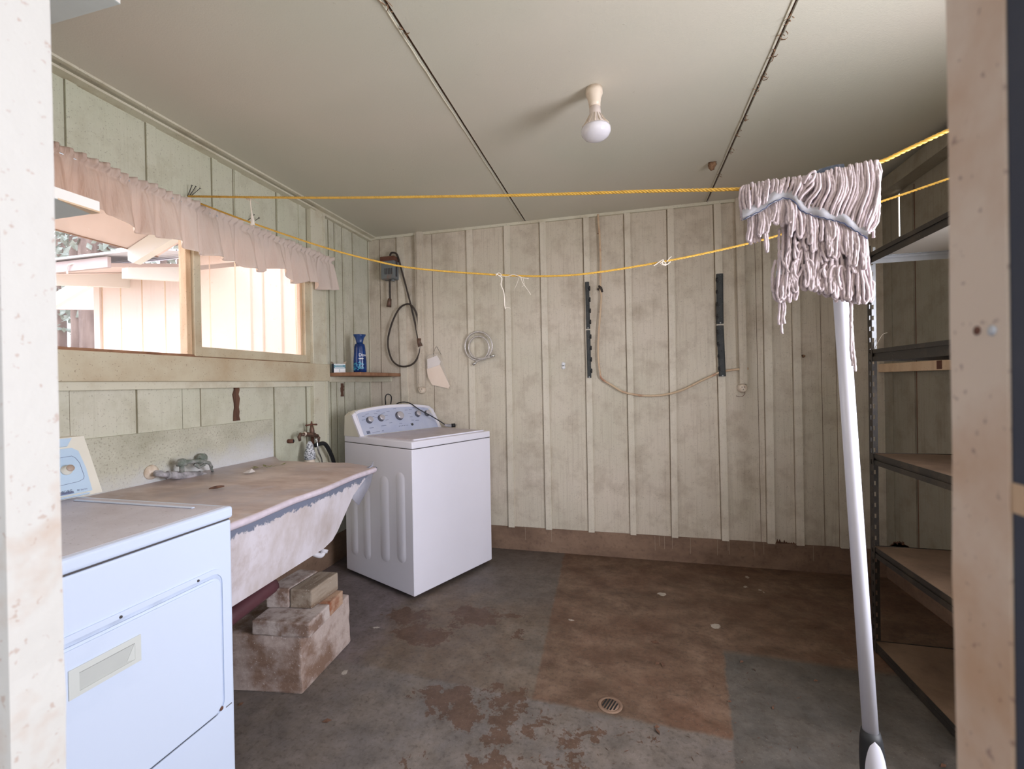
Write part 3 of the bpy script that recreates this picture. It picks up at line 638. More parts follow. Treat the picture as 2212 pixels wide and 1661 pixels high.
# ================================================================ WASHING MACHINE (local frame: x across the front, y towards its back)
WO, WR, WH = Vector((-1.2178, 2.4125, 0)), 1.1557, .9304
wm = thing('washing_machine', 'white top-load washing machine with dial console standing in the back left corner', 'washing machine', (WO.x, WO.y, 0), WR)
wW, wD, wT = .695, .700, .886
def LB(name, mats, parent, fn):
    b = MB(); fn(b); return b.build(name, mats, parent, local=True)
# cabinet with pressed ribs on its left side (x = 0)
b = MB(); b.box(0, wW, 0, wD, .025, wT-.003, 0, .004)
def rib(y0, y1, z0, z1, th=.006, r=.03):   # raised rounded embossing on the side panel
    n = 10; pts = []
    for (cy, cz, a0) in ((y1-r, z1-r, 0), (y0+r, z1-r, PI/2), (y0+r, z0+r, PI), (y1-r, z0+r, 3*PI/2)):
        for k in range(n+1): a = a0+PI/2*k/n; pts.append((cy+r*math.cos(a), cz+r*math.sin(a)))
    cy, cz = (y0+y1)/2, (z0+z1)/2
    def ring(ins, x): return [Vector((x, cy+(p[0]-cy)*(1-ins/((y1-y0)/2)), cz+(p[1]-cz)*(1-ins/((z1-z0)/2)))) for p in pts]
    R0, R1, R2 = ring(0, 0.0), ring(.010, -th*.5), ring(.022, -th); N = len(pts); vs = R0+R1+R2
    fs = [(a*N+i, a*N+(i+1) % N, (a+1)*N+(i+1) % N, (a+1)*N+i) for a in (0, 1) for i in range(N)] + [tuple(range(2*N, 3*N))]
    b.add(vs, fs, 0, True)
rib(.07, .155, .20, .74, .006, .04); rib(.225, .315, .17, .70, .006, .04); rib(.42, .50, .14, .60, .006, .04); rib(.56, .64, .14, .58, .006, .035)
b.box(.03, wW-.03, .03, wD-.03, .018, .03, 1)
b.build('cabinet', [M['white'], M['seam']], wm, local=True)
b = MB().box(.003, wW-.003, .003, wD-.003, wT-.004, wT+.001, 1).box(0, wW, 0, wD, wT, WH-.002, 0, .005, 2)
b.build('top_panel', [M['white'], M['seam']], wm, local=True)
b = MB().box(.045, wW-.02, .055, .50, WH-.003, WH+.003, 1, .002).box(.05, wW-.02, .04, .056, WH-.002, WH+.006, 0, .003, 2)
b.build('lid', [M['white'], M['washer_top']], wm, local=True)
for x, y in ((.06, .06), (wW-.05, .06), (.06, wD-.06), (wW-.05, wD-.06)):
    MB().lathe([(.018, 0), (.018, .012), (.01, .014), (.01, .026)], 12, Matrix.Translation((x, y, 0))).build('leg', M['blackrubber'], wm, local=True)
# console: a slanted hood whose top edge arches
cz0, y_f, y_t, y_b = WH-.004, .512, .600, .695
def arch(x): u = (x-wW/2)/(wW/2); return WH+.192-.030*u*u-(.02 if abs(u) > .95 else 0)
b = MB(); nx = 24; vs = []; prof_n = 6
xs = [-.004+(wW+.012)*i/nx for i in range(nx+1)]
for x in xs:
    zt = arch(min(max(x, 0), wW)); vs += [(x, y_f, cz0), (x, y_t-.004, zt-.018), (x, y_t+.006, zt-.003), (x, y_t+.026, zt), (x, y_b-.01, zt-.012), (x, y_b, cz0)]
fs = [(6*i+k, 6*i+(k+1) % 6, 6*i+6+(k+1) % 6, 6*i+6+k) for i in range(nx) for k in range(6)] + [tuple(range(6))[::-1], tuple(6*nx+k for k in range(6))]
b.add(vs, fs, 0, False); con = b.build('console', M['cream_plastic'], wm, local=True)
# rim + printed panel lie on the slanted face
def face(x, s, off=0.0):   # s 0..1 up the slanted face
    zt = arch(min(max(x, 0), wW))-.018; a = Vector((x, y_f, cz0)); c = Vector((x, y_t-.004, zt)); n = Vector((0, -(c.z-a.z), (c.y-a.y))).normalized(); return a.lerp(c, s)+n*off
def patch(b, x0, x1, s0, s1, off0, off1, mi, n=16):
    vs = []
    for i in range(n+1):
        x = x0+(x1-x0)*i/n; vs += [face(x, s0, off0), face(x, s1, off0), face(x, s1, off1), face(x, s0, off1)]
    fs = [(4*i+k, 4*i+(k+1) % 4, 4*i+4+(k+1) % 4, 4*i+4+k) for i in range(n) for k in range(4)] + [(0, 1, 2, 3), (4*n+3, 4*n+2, 4*n+1, 4*n)]
    b.add(vs, fs, mi)
b = MB(); patch(b, -.006, .022, .0, 1.06, -.004, .010, 0); patch(b, wW-.016, wW+.010, .0, 1.06, -.004, .010, 0); patch(b, -.006, wW+.01, .965, 1.07, -.004, .010, 0)
b.build('console_rim', M['white'], con, local=True).parent = con
b = MB(); patch(b, .018, wW-.012, .04, .97, .0, .004, 0)
def pmark(x, s, w, h, mi=0): patch(b, x-w/2, x+w/2, s-h/2, s+h/2, .004, .0046, mi+1, 1)
for (x, s, w) in ((.10, .30, .034), (.20, .32, .04), (.50, .40, .034)): pmark(x, s, w, .018)
for k in range(6): pmark(.325+k*.015, .235, .006, .02, 1)
for (x, s) in ((.24, .52), (.245, .70), (.27, .84), (.262, .40), (.43, .84), (.45, .70), (.455, .56), (.46, .42), (.44, .28), (.345, .33), (.33, .92), (.06, .66), (.07, .80), (.10, .86), (.135, .72), (.16, .66), (.165, .82), (.19, .90), (.225, .80), (.47, .86), (.505, .93), (.60, .95), (.58, .84)): pmark(x, s, .026, .013)
for k in range(4): pmark(.066, .10+k*.028, .026, .018, 1)
pmark(.125, .12, .06, .010); pmark(.18, .13, .012, .03)
b.build('control_panel', [M['panel_grey'], M['inkgrey'], M['ink']], con, local=True)
def knob(x, s, r, big=False):
    c = face(x, s, .003); n = (face(x, s, 1)-face(x, s, 0)).normalized(); q = n.to_track_quat('Z', 'Y').to_matrix().to_4x4()
    MB().lathe([(r*1.12, 0), (r*1.10, .006), (r*1.0, .008), (r*.97, .020)], 28, Matrix.Translation(c) @ q, 1).lathe([(r*.96, .0195), (r*.94, .024), (r*.8, .027), (r*.25, .0275)], 28, Matrix.Translation(c) @ q, 0).build('knob', [M['knob'], M['knobdark']], con, local=True)
for x, s, r in ((.100, .60, .021), (.193, .61, .021), (.350, .62, .029), (.520, .66, .021), (.615, .69, .021)): knob(x, s, r)
c = face(.442, .25, .003); n = (face(.4, .2, 1)-face(.4, .2, 0)).normalized()
MB().lathe([(.0095, 0), (.009, .006), (.004, .007)], 16, Matrix.Translation(c) @ n.to_track_quat('Z', 'Y').to_matrix().to_4x4()).build('button', M['charcoal'], con, local=True)
# its own mains lead thrown over the console
def WP(x, y, z): return world_of(wm) @ Vector((x, y, z))
zt = WH+.19
lead = [WP(.30, .72, .86), WP(.345, .712, zt-.04), WP(.330, .69, zt+.05), WP(.345, .68, zt+.075), WP(.372, .675, zt+.055), WP(.385, .70, zt-.01), WP(.41, .715, zt-.05), WP(.425, .70, zt-.01),
        WP(.445, .655, zt+.012), WP(.48, .60, zt+.004), WP(.525, .545, zt-.045), WP(.60, .49, zt-.10), WP(.655, .45, WH+.045), WP(.68, .425, WH+.02)]
cord = MB().tube(bez(lead, 8), .0042, 8).build('power_cord', M['blackrubber'], wm)
b = MB(); pth = [WP(.672, .432, WH+.022), WP(.70, .41, WH+.016), WP(.712, .400, WH+.016)]
b.tube(pth, [.008, .013, .013], 10, 0); b.tube([pth[-1], WP(.735, .382, WH+.017)], [.0145, .0150], 10, 1)
d = (WP(.735, .382, WH+.017)-pth[-1]).normalized()
for o_ in (-.005, .005): q = WP(.735, .382, WH+.017)+Vector((0, 0, o_)); b.tube([q, q+d*.014], .0018, 5, 2)
b.build('plug', [M['limescale'], M['blackrubber'], M['chrome']], cord)
# ================================================================ DRYER
dx, dyr, dyl, dH = -1.0898, 1.0457, .318, .930
dr = thing('clothes_dryer', 'white front-load clothes dryer with pale blue console at the left of the doorway', 'clothes dryer', (dx-.36, .68, 0))
b = MB().box(dx-.70, dx, dyl, dyr, .02, .893, 0, .006, 2).box(dx-.68, dx-.01, dyl+.01, dyr-.01, 0, .02, 1)
b.build('cabinet', [M['dryer_white'], M['seam']], dr)
b = MB().box(dx-.70, dx-.004, dyl+.004, dyr-.004, .892, .898, 1).box(dx-.72, dx+.004, dyl-.004, dyr+.004, .897, dH, 0, .008, 3)
b.box(dx-.66, dx-.012, dyl+.02, dyr-.012, dH-.001, dH+.0006, 2)
tp = b.build('top_panel', [M['dryer_white'], M['seam'], M['dusty_top']], dr)
b = MB(); 
b.box(dx-.53, dx-.08, dyr-.050, dyr-.040, dH, dH+.004, 0, .0018).box(dx-.545, dx-.535, dyl, dyr-.10, dH, dH+.004, 0, .0018); b.box(dx-.595, dx-.588, dyl, dyr-.14, dH, dH+.0035, 0, .0015)
b.build('top_ridges', M['dryer_white'], tp)
# door: shallow raised panel with rounded corners and a channel coloured darker for its soft shading
def rrect(y0, y1, z0, z1, r, n=7):
    o = []
    for (cy, cz, a0) in ((y1-r, z1-r, 0), (y0+r, z1-r, PI/2), (y0+r, z0+r, PI), (y1-r, z0+r, 3*PI/2)):
        for k in range(n+1): a = a0+PI/2*k/n; o.append((cy+r*math.cos(a), cz+r*math.sin(a)))
    return o
b = MB(); y0, y1, z0, z1 = dyl+.055, 1.003, .385, .752
def frame(b, outer, inner, x0, x1, mi=0):
    N = len(outer); vs = [Vector((x0, *p)) for p in outer]+[Vector((x1, *p)) for p in outer]+[Vector((x1, *p)) for p in inner]+[Vector((x0, *p)) for p in inner]
    fs = [(a*N+i, a*N+(i+1) % N, ((a+1) % 4)*N+(i+1) % N, ((a+1) % 4)*N+i) for a in range(4) for i in range(N)]; b.add(vs, fs, mi)
b.prism([(dx-.01, *p) for p in rrect(y0-.006, y1+.006, z0-.006, z1+.008, .03)], (.0106, 0, 0), 1)
b.prism([(dx-.01, *p) for p in rrect(y0, y1, z0, z1, .028)], (.0145, 0, 0), 0)
b.prism([(dx+.003, *p) for p in rrect(y0+.004, y1-.004, z0+.004, z1-.006, .026)], (.0045, 0, 0), 0)
frame(b, rrect(y0-.016, y1+.018, z0-.02, z1+.022, .04), rrect(y0-.007, y1+.007, z0-.007, z1+.009, .03), dx-.004, dx+.0035, 2)
door = b.build('door', [M['dryer_white'], simple('door_channel_shade', (186, 198, 218), .5), M['dryer_white']], dr)
hy0, hy1, hz0, hz1 = .651, .789, .648, .707
b = MB(); outer = [(hy0, hz0), (hy1, hz0), (hy1, hz1), (hy0, hz1)]; inner = [(hy0+.018, hz0+.009), (hy1-.013, hz0+.009), (hy1-.013, hz1-.013), (hy0+.018, hz1-.013)]
frame(b, outer, inner, dx+.006, dx+.0098, 0); b.prism([(dx+.0077, *p) for p in inner], (.0004, 0, 0), 1)  # flat inset coloured darker, painting the shade of a handle recess
b.prism([(dx+.0082, hy1-.013, hz0+.009), (dx+.0082, hy1-.013, hz1-.013), (dx+.0082, hy1-.030, hz0+.014)], (.0008, 0, 0), 0)
b.tube([(dx+.0085, hy0+.018, hz1-.013), (dx+.0085, hy1-.013, hz1-.013)], .0012, 5, 2)
b.build('handle', [simple('ivory_plastic', (204, 208, 204), .4, 0, .03, 9), simple('ivory_recess_shade', (188, 192, 188), .5, 0, .05, 9), M['seam']], door)
for y in (.752, .938): MB().lathe([(.0035, 0), (.003, .002)], 8, Matrix.Translation((dx+.0035, y, z1+.012)) @ Matrix.Rotation(PI/2, 4, 'Y')).build('screw', M['seam'], door)
# lower seam and rust fleck
b = MB().box(dx-.001, dx+.0006, dyl+.01, dyr-.01, .378, .3805)
b.build('panel_seam', M['seam'], dr)
b = MB(); b.lathe([(.006, 0), (.005, .001)], 7, Matrix.Translation((dx+.0045, y1-.004, z0+.004)) @ Matrix.Rotation(PI/2, 4, 'Y')); b.build('rust_spot', M['rustbrown'], door)
# console at the back, slanted face; right end cap cream
bx = dx-.578; ky = atX(221.6, 1062.6, bx).y
kn = Vector((.195, 0, .085)).normalized(); kup = Vector((-.085, 0, .195)).normalized(); KL = .2127
def kf(s, y, off=0): return Vector((bx, y, dH))+kup*(KL*s)+kn*off
def kp_(px, py, off=0):   # point of the slanted face seen at a pixel
    return atP(px, py, Vector((bx, 0, dH))+kn*off, kn)
ktop = kp_(181, 941.5); KT = (ktop-Vector((bx, 0, dH))).dot(kup)/KL
def ksy(px, py): p = kp_(px, py); return (p-Vector((bx, 0, dH))).dot(kup)/KL, p.y
y_l = dyl+.01; sb, yb_ = ksy(197.5, 1057.8); st_, yt_ = ksy(165, 967); s2, y2 = ksy(153, 948)
b = MB().prism([kf(0, ky), kf(KT, ktop.y), kf(KT, y_l), kf(0, y_l)], (-.06, 0, -.0), 0)
kc = b.build('console', M['cream_plastic'], dr)
b = MB(); b.prism([kf(sb-.01, yb_, 0), kf(sb-.02, y_l, 0), kf(st_+.02, y_l, 0), kf(st_, yt_-.015, 0), kf(st_-.06, yt_, 0), kf((sb+st_)/2, (yb_+yt_)/2+.004, 0)], kn*.004, 0)
s3, y3 = ksy(192, 1070); b.prism([kf(max(.01, s3), y3, 0), kf(sb-.035, y3+.002, 0), kf(sb-.045, y_l, 0), kf(.0, y_l, 0)], kn*.007, 0)
b.prism([kf(st_+.035, yt_-.025, 0), kf(st_+.04, y_l, 0), kf(KT-.01, y_l, 0), kf(KT-.02, y2, 0)], kn*.005, 0)
sx_, ys_ = ksy(148, 982); text_on(b, 'PUSH TO START', .0125, kf(sx_, ys_-.125, .0046), (0, 1, 0), kup, 1)
sx_, ys_ = ksy(159, 1063); text_on(b, 'KENMORE', .0125, kf(sx_, ys_-.062, .0046), (0, 1, 0), kup, 1); b.prism([kf(sx_-.02, ys_-.07, .004), kf(sx_-.02, ys_-.002, .004), kf(sx_+.012, ys_-.002, .004), kf(sx_+.035, ys_-.07, .004)], kn*.0004, 2)
sx_, ys_ = ksy(165, 1062); text_on(b, '80 Series', .0075, kf(sx_, ys_, .0046), (0, 1, 0), kup, 2)
def pline(pp, w=.0006): b.tube([kp_(x, y, .0044) for x, y in pp], w, 4, 2)
pline([(115, 992), (130, 989), (155, 985), (163, 989), (172, 1000), (182, 1028), (181, 1034), (170, 1040), (140, 1047), (115, 1053)])
b.build('control_panel', [M['panel_blue'], M['ink'], M['inkgrey']], kc)
c = kp_(143, 1016, .004); q = kn.to_track_quat('Z', 'Y').to_matrix().to_4x4()
b = MB().lathe([(.0155, 0), (.0150, .004), (.0115, .006), (.0108, .020)], 24, Matrix.Translation(c) @ q, 0).lathe([(.0109, .020), (.0106, .0215), (.002, .022)], 24, Matrix.Translation(c) @ q, 1)
b.build('knob', [M['cream_plastic'], M['knobtan']], kc)
# ================================================================ LAUNDRY TUB and what covers it
rz = .838
b = MB()
prof = [(2.115, rz), (2.02, rz-.022), (1.90, .745), (1.80, .605), (1.765, .572), (1.70, .556), (1.12, .545), (1.07, .60), (1.07, rz)]
n = len(prof); xf0 = lambda y: -1.205-.055*(y-1.1); 
def ring(ins, xo, zoff=0): return [Vector((xo(y, z), y, z)) for y, z in prof]
front = [Vector((xf0(y)-.045*(rz-z)/.28, y, z)) for y, z in prof]; back = [Vector((-2.02, y, z)) for y, z in prof]
# split the front face into a fine grid-free fan: bevel ring in between for a soft arris
mid = [Vector((p.x-.012, 1.6+(p.y-1.6)*1.0, .70+(p.z-.70)*1.0)) for p in front]; fr = [Vector((p.x, 1.6+(p.y-1.6)*.985, .70+(p.z-.70)*.975)) for p in front]
vs = fr+mid+back; fs = [tuple(range(n))[::-1], tuple(range(2*n, 3*n))]+[(a*n+i, a*n+(i+1) % n, (a+1)*n+(i+1) % n, (a+1)*n+i) for a in (0, 1) for i in range(n)]
tub = b.add(vs, fs).build('laundry_tub', M['tubpaint'])
tag(tub, 'old concrete laundry tub with flaking white paint between the dryer and the washing machine', 'laundry tub')
# sheet: top surface, rolled front lip, hanging right corner
sh = thing('plastic_sheet', 'dusty brown plastic sheet stretched over the laundry tub', 'plastic sheet', (-1.62, 1.6, rz))
ys = [1.05+.0275*i for i in range(41)]; NU = 26
def sheet_pt(u, y):
    xf = -1.178-.062*(y-1.05)/1.0-.006*math.sin(y*14); xb = XL+.014; e = 2.052+.093*min(1, u/.3)+(.10 if u > .85 else .0)*((u-.85)/.15)+.008*math.sin(u*9)
    yy = 1.05+(y-1.05)*(e-1.05)/1.1; x = xf+(xb-xf)*u
    z = rz+.010+.0035*mnoise.noise(Vector((x*4, yy*3, 1)))+.002*mnoise.noise(Vector((x*14, yy*5, 4)))+.006*max(0, u-.8)*5
    return Vector((x, yy, z))
b = MB(); vs = []; rows = []
for y in ys:
    f = sheet_pt(0, y); w = .0015*mnoise.noise(Vector((y*11, 0, 0)))
    pre = [f+Vector((-.022, 0, -.022+w)), f+Vector((-.004, 0, -.026+w)), f+Vector((.008+w, 0, -.018)), f+Vector((.009, 0, -.006)), f+Vector((.002, 0, .001))]
    vs += pre+[sheet_pt((k+.35)/(NU+.35), y) for k in range(NU)]+[sheet_pt(1, y)]
R = 5+NU+1
for i in range(len(ys)-1):
    for k in range(R-1): b.add([], []); b.f.append([i*R+k, i*R+k+1, (i+1)*R+k+1, (i+1)*R+k]); b.mi.append(1 if k < 4 else 0); b.sm.append(True)
b.v = [Vector(v) for v in vs]
b.build('cover', [M['sheet'], simple('dusty_sheet_lip', (206, 194, 204), .5, 0, .1, 40)], sh)
# hanging corner of clear plastic
P = lambda px, py, x: atX(px, py, x)
b = MB(); cx = -1.272
cor = [P(803, 1004, cx), P(808, 1015, cx), P(800, 1048, cx), P(775, 1092, cx), P(762, 1078, cx), P(730, 1062, cx), P(706, 1052, cx), P(760, 1030, cx)]
cen = sum((c for c in cor), Vector())/len(cor)+Vector((.012, 0, 0)); vs = cor+[cen]+[c+Vector((-.0015, 0, 0)) for c in cor]+[cen+Vector((-.0015, 0, 0))]; m = len(cor)
b.add(vs, [(i, (i+1) % m, m) for i in range(m)]+[(m+1+i, m+1+(i+1) % m, 2*m+1) for i in range(m)]+[(i, (i+1) % m, m+1+(i+1) % m, m+1+i) for i in range(m)], 0, True)
b.tube([P(770, 1030, cx+.012), P(790, 1018, cx+.012), P(804, 1006, cx+.006), P(806, 998, cx)], [.003, .006, .005, .002], 6)
b.build('hanging_corner', M['clearplastic'], sh)
# bits lying on the sheet
zt_ = rz+.014
def lying(name, px, py, fn, mat, lab, cat, z=zt_):
    p = atZ(px, py, z); b = MB(); fn(b, p); return tag(b.build(name, mat), lab, cat)
def stick(b, p): 
    b.tube([p+Vector((-.012, -.024, .006)), p+Vector((-.006, -.012, .007)), p+Vector((0, 0, .007)), p+Vector((.006, .014, .007)), p+Vector((.010, .026, .006))], [.002, .005, .006, .005, .0025], 7)
lying('seed_pod', 468, 1056, stick, M['splitwood'], 'dark brown seed pod lying on the plastic sheet', 'seed pod')
def scrap(b, p): b.add([p+Vector((-.025, -.01, 0)), p+Vector((.02, -.02, .002)), p+Vector((.028, .012, .004)), p+Vector((0, .02, .016)), p+Vector((-.015, .012, .004))], [(0, 1, 3), (1, 2, 3), (0, 3, 4)])
lying('paper_scrap', 537, 1021, scrap, M['paper'], 'small crumpled white paper scrap on the plastic sheet', 'paper')
def lf(b, p):
    for k in range(9):
        q = p+Vector((random.uniform(-.05, .05), random.uniform(-.07, .07), .001)); a = random.uniform(0, PI); u = Vector((math.cos(a), math.sin(a), .1))*.022; v = Vector((-u.y, u.x, 0))*.35; b.add([q-u, q+v, q+u+Vector((0, 0, .003)), q-v], [(0, 1, 2, 3)])
tag(lying('leaf_litter', 577, 1007, lf, M['greenleaf'], 'patch of faded green leaf bits on the far end of the plastic sheet', 'leaf litter'), 'patch of faded green leaf bits on the far end of the plastic sheet', 'leaf litter', kind='stuff')
# ---- crusted mixer tap on the splash board
X1 = XL+.012
fa = thing('wall_tap', 'lime-crusted old mixer tap on the splash board above the laundry tub', 'tap', (XL+.01, 1.65, .88))
p0 = P(326, 1020, X1); MB().lathe([(.032, 0), (.031, .006), (.022, .012), (.012, .02)], 22, Matrix.Translation(p0) @ Matrix.Rotation(PI/2, 4, 'Y')).build('flange', M['socket'], fa)
X2 = XL+.06
b = MB(); q0, q1, q2, q3 = P(335, 1024, X2), P(362, 1026, X2), P(430, 1026, X2), P(450, 1029, X2)
b.tube([p0, Vector((X2, p0.y+.01, q0.z))], .010, 8)
b.tube([q0, P(350, 1025, X2), q1], [.010, .011, .013], 10); b.tube([q1, P(364, 1026, X2)], .019, 10)
b.tube([q1, P(380, 1027, X2), P(405, 1027, X2), q2], [.015, .018, .019, .017], 12); b.tube([q2, P(432, 1026, X2)], .020, 12); b.tube([q2, P(440, 1028, X2), q3], [.013, .017, .012], 10); b.tube([q3, P(478, 1027, X2)], [.008, .007], 8)
b.build('body', M['limescale'], fa)
b = MB(); X3 = XL+.085
b.tube([P(390, 1000, X3), P(400, 998, X3), P(430, 996, X3), P(452, 1000, X3), P(458, 1010, X3)], [.012, .010, .009, .008, .006], 9)
b.lathe([(.021, 0), (.022, .012), (.016, .028), (.006, .032)], 16, Matrix.Translation(P(393, 1004, X3)+Vector((0, 0, -.004))))
b.lathe([(.010, 0), (.010, .04)], 10, Matrix.Translation(P(393, 1020, X3)))
b.lathe([(.024, 0), (.024, .02), (.012, .03)], 16, Matrix.Translation(P(432, 990, XL+.03)) @ Matrix.Rotation(PI/2, 4, 'Y'))
b.tube([P(420, 1003, X3), P(430, 1010, X3), P(442, 1003, X3)], .007, 8)
b.tube([P(432, 990, XL+.04), P(432, 1000, X3)], .008, 8); b.tube([P(455, 1008, X3), P(460, 1020, X2)], .006, 8)
b.build('handle', M['verdigris'], fa)
# ---- hose bib by the post
hb = thing('hose_tap', 'rusty brass hose tap with cross handle on the post between tub and washing machine', 'tap', P(682, 955, XL+.05))
X4 = XL+.085
b = MB(); b.tube([P(650, 940, X4), P(660, 937, X4), P(672, 938, X4), P(685, 942, X4)], [.007, .011, .012, .014], 10)
b.tube([P(673, 918, X4), P(674, 930, X4), P(675, 942, X4)], [.008, .014, .013], 10)
b.tube([P(678, 938, X4), P(688, 946, X4), P(686, 960, X4)], [.012, .012, .009], 10); b.tube([P(657, 937, X4), P(659, 937, X4)], .014, 10, 1)
b.tube([P(650, 936, X4), P(646, 944, X4), P(648, 952, X4)], [.009, .011, .008], 8)
b.tube([P(675, 940, X4), Vector((XL+.03, P(675, 940, X4).y+.01, P(675, 940, X4).z))], .011, 8)
b.build('body', [M['brass_old'], M['socket']], hb)
b = MB(); b.tube([P(661, 919, X4), P(673, 917, X4), P(684, 917, X4)], [.006, .004, .006], 7); b.tube([P(673, 911, X4+.01), P(673, 923, X4-.01)], [.005, .005], 7); b.lathe([(.008, -.004), (.008, .006)], 10, Matrix.Translation(P(673, 917, X4)))
b.build('handle', M['rustbrown'], hb)
b = MB(); c = P(684, 949, X4+.01); b.tube([c+Vector((0, -.012, 0)), c+Vector((0, .012, 0))], .005, 7); b.tube([c+Vector((0, 0, -.012)), c+Vector((0, 0, .012))], .005, 7); b.tube([c, c+Vector((0, 0, -.022))], .007, 8)
b.build('valve', M['chrome'], hb)
b = MB().tube([P(675, 925, XL+.03), P(675, 1050, XL+.03)], .010, 8); 
tag(b.build('water_pipe', M['rustbrown']), 'rusty upright water pipe behind the hose tap', 'pipe')
b = MB().tube(bez([P(681, 962, X4), P(700, 958, X4+.01), P(712, 975, X4+.01), P(721, 1000, X4), P(724, 1035, X4-.01)], 7), .0135, 10)
tag(b.build('drain_hose', M['blackrubber']), 'thick black rubber hose curving down beside the hose tap', 'hose')
b = MB().tube(bez([P(685, 954, X4+.01), P(688, 975, X4+.012), P(695, 995, X4-.02), P(700, 1030, X4-.035)], 7), .0055, 8)
tag(b.build('supply_hose', M['chrome']), 'thin braided metal hose hanging from the hose tap', 'hose')
a = P(622, 953, XL+.005); b = MB().tube([a, a+Vector((.034, .006, 0))], .0125, 14).tube([a+Vector((.0341, .006, 0)), a+Vector((.0346, .006, 0))], .009, 12, 1)
tag(b.build('pipe_stub', [M['rustbrown'], M['black']]), 'short rusty pipe stub poking out of the wall left of the hose tap', 'pipe')
# patterned wrapped bottle behind the tub
c = atX(669, 990, XL+.09)
def wb(a, z): return .12*math.cos(a)*min(1, max(0, z*9))+.04*math.sin(3*a+z*60)
bt = MB().lathe([(.030, -.11), (.030, -.012), (.029, -.004)], 18, Matrix.Translation(c), 1)
bt.lathe([(.033, -.006), (.034, .03), (.026, .055), (.020, .085), (.010, .105), (.008, .108)], 22, Matrix.Translation(c), 0, wb)
t = NT('black_white_patterned_cloth'); vo = t.n('ShaderNodeTexVoronoi'); vo.inputs['Scale'].default_value = 150; t.put(vo.inputs['Vector'], t.mapping((.5, .5, 1.3)))
patt = t.out(t.mix(t.ramp(vo.outputs[0], .38, .46), L((34, 42, 56)), L((214, 216, 220))), .8)
tag(bt.build('wrapped_bottle', [patt, M['socket']]), 'small bottle in a black and white patterned wrap behind the tub', 'bottle')
# white drain elbow and dark red pipe below the tub
c = atX(686, 1208, -1.45)
b = MB().tube(bez([c+Vector((-.02, -.05, .07)), c+Vector((-.005, -.02, .035)), c+Vector((.01, .012, .015)), c+Vector((.012, .03, .03))], 6), .013, 12).tube([c+Vector((.012, .028, .022)), c+Vector((.013, .036, .036))], .018, 12)
b.build('drain_elbow', M['bulb'], tub)
a, c = atX(500, 1330, -1.52), atX(582, 1268, -1.52)
b = MB().tube([a+(a-c)*.6, a, c, c+(c-a)*.1], .034, 14)
tag(b.build('waste_pipe', M['drainpipe']), 'dark red waste pipe in the shade under the laundry tub', 'pipe')
# ---- the prop under the tub
def solid(name, pts_xy, z0, z1, mat, lab, cat, group, bev=.006, jit=.004, seed=1):
    bm = bmesh.new(); rnd = random.Random(seed)
    vb = [bm.verts.new((x, y, z0)) for x, y in pts_xy]; vt = [bm.verts.new((x, y, z1)) for x, y in pts_xy]; m = len(vb)
    bm.faces.new(vb[::-1]); bm.faces.new(vt)
    for i in range(m): bm.faces.new((vb[i], vb[(i+1) % m], vt[(i+1) % m], vt[i]))
    bmesh.ops.bevel(bm, geom=bm.edges[:], offset=bev, segments=2, profile=.6, affect='EDGES')
    bmesh.ops.subdivide_edges(bm, edges=[e for e in bm.edges if e.calc_length() > .03], cuts=5, use_grid_fill=True)
    for v in bm.verts:
        nn = mnoise.noise(v.co*30+Vector((seed, 0, 0))); v.co += Vector((nn, mnoise.noise(v.co*33), .6*nn))*jit*(1 if v.co.z > z0+.004 else 0)
    bm.verts.index_update(); b = MB().add([v.co.copy() for v in bm.verts], [[v.index for v in f.verts] for f in bm.faces]); bm.free()
    return tag(b.build(name, mat), lab, cat, group)
ped = [(-1.31, 1.583), (-1.338, 1.958), (-1.78, 1.97), (-1.78, 1.515)]
solid('concrete_block', ped, 0, .2375, M['pedestal'], 'large limed concrete block on the floor at the bottom of the prop under the tub', 'block', 'blocks propping up the tub', .008, .004, 2)
solid('stacked_block', [(-1.268, 1.580), (-1.290, 1.742), (-1.545, 1.715), (-1.522, 1.550)][::-1], .2385, .2985, M['brick_tan'], 'limed block on the concrete block, with its corner overhanging towards the door', 'block', 'blocks propping up the tub', .006, .002, 3)
solid('stacked_block', [(-1.293, 1.748), (-1.312, 1.872), (-1.56, 1.85), (-1.545, 1.722)][::-1], .2385, .2995, M['block_rust'], 'rust-streaked block in the middle layer, behind the overhanging one', 'block', 'blocks propping up the tub', .006, .002, 4)
solid('stacked_block', [(-1.336, 1.682), (-1.338, 1.872), (-1.436, 1.866), (-1.438, 1.672)][::-1], .3005, .3825, M['brick_wood'], 'right hand small timber block on top of the prop, with ring grain showing', 'block', 'blocks propping up the tub', .006, .0015, 5)
solid('stacked_block', [(-1.442, 1.668), (-1.444, 1.868), (-1.545, 1.862), (-1.543, 1.650)][::-1], .3005, .3840, M['brick_tan'], 'left hand small block on top of the prop, directly under the tub', 'block', 'blocks propping up the tub', .006, .0015, 6)
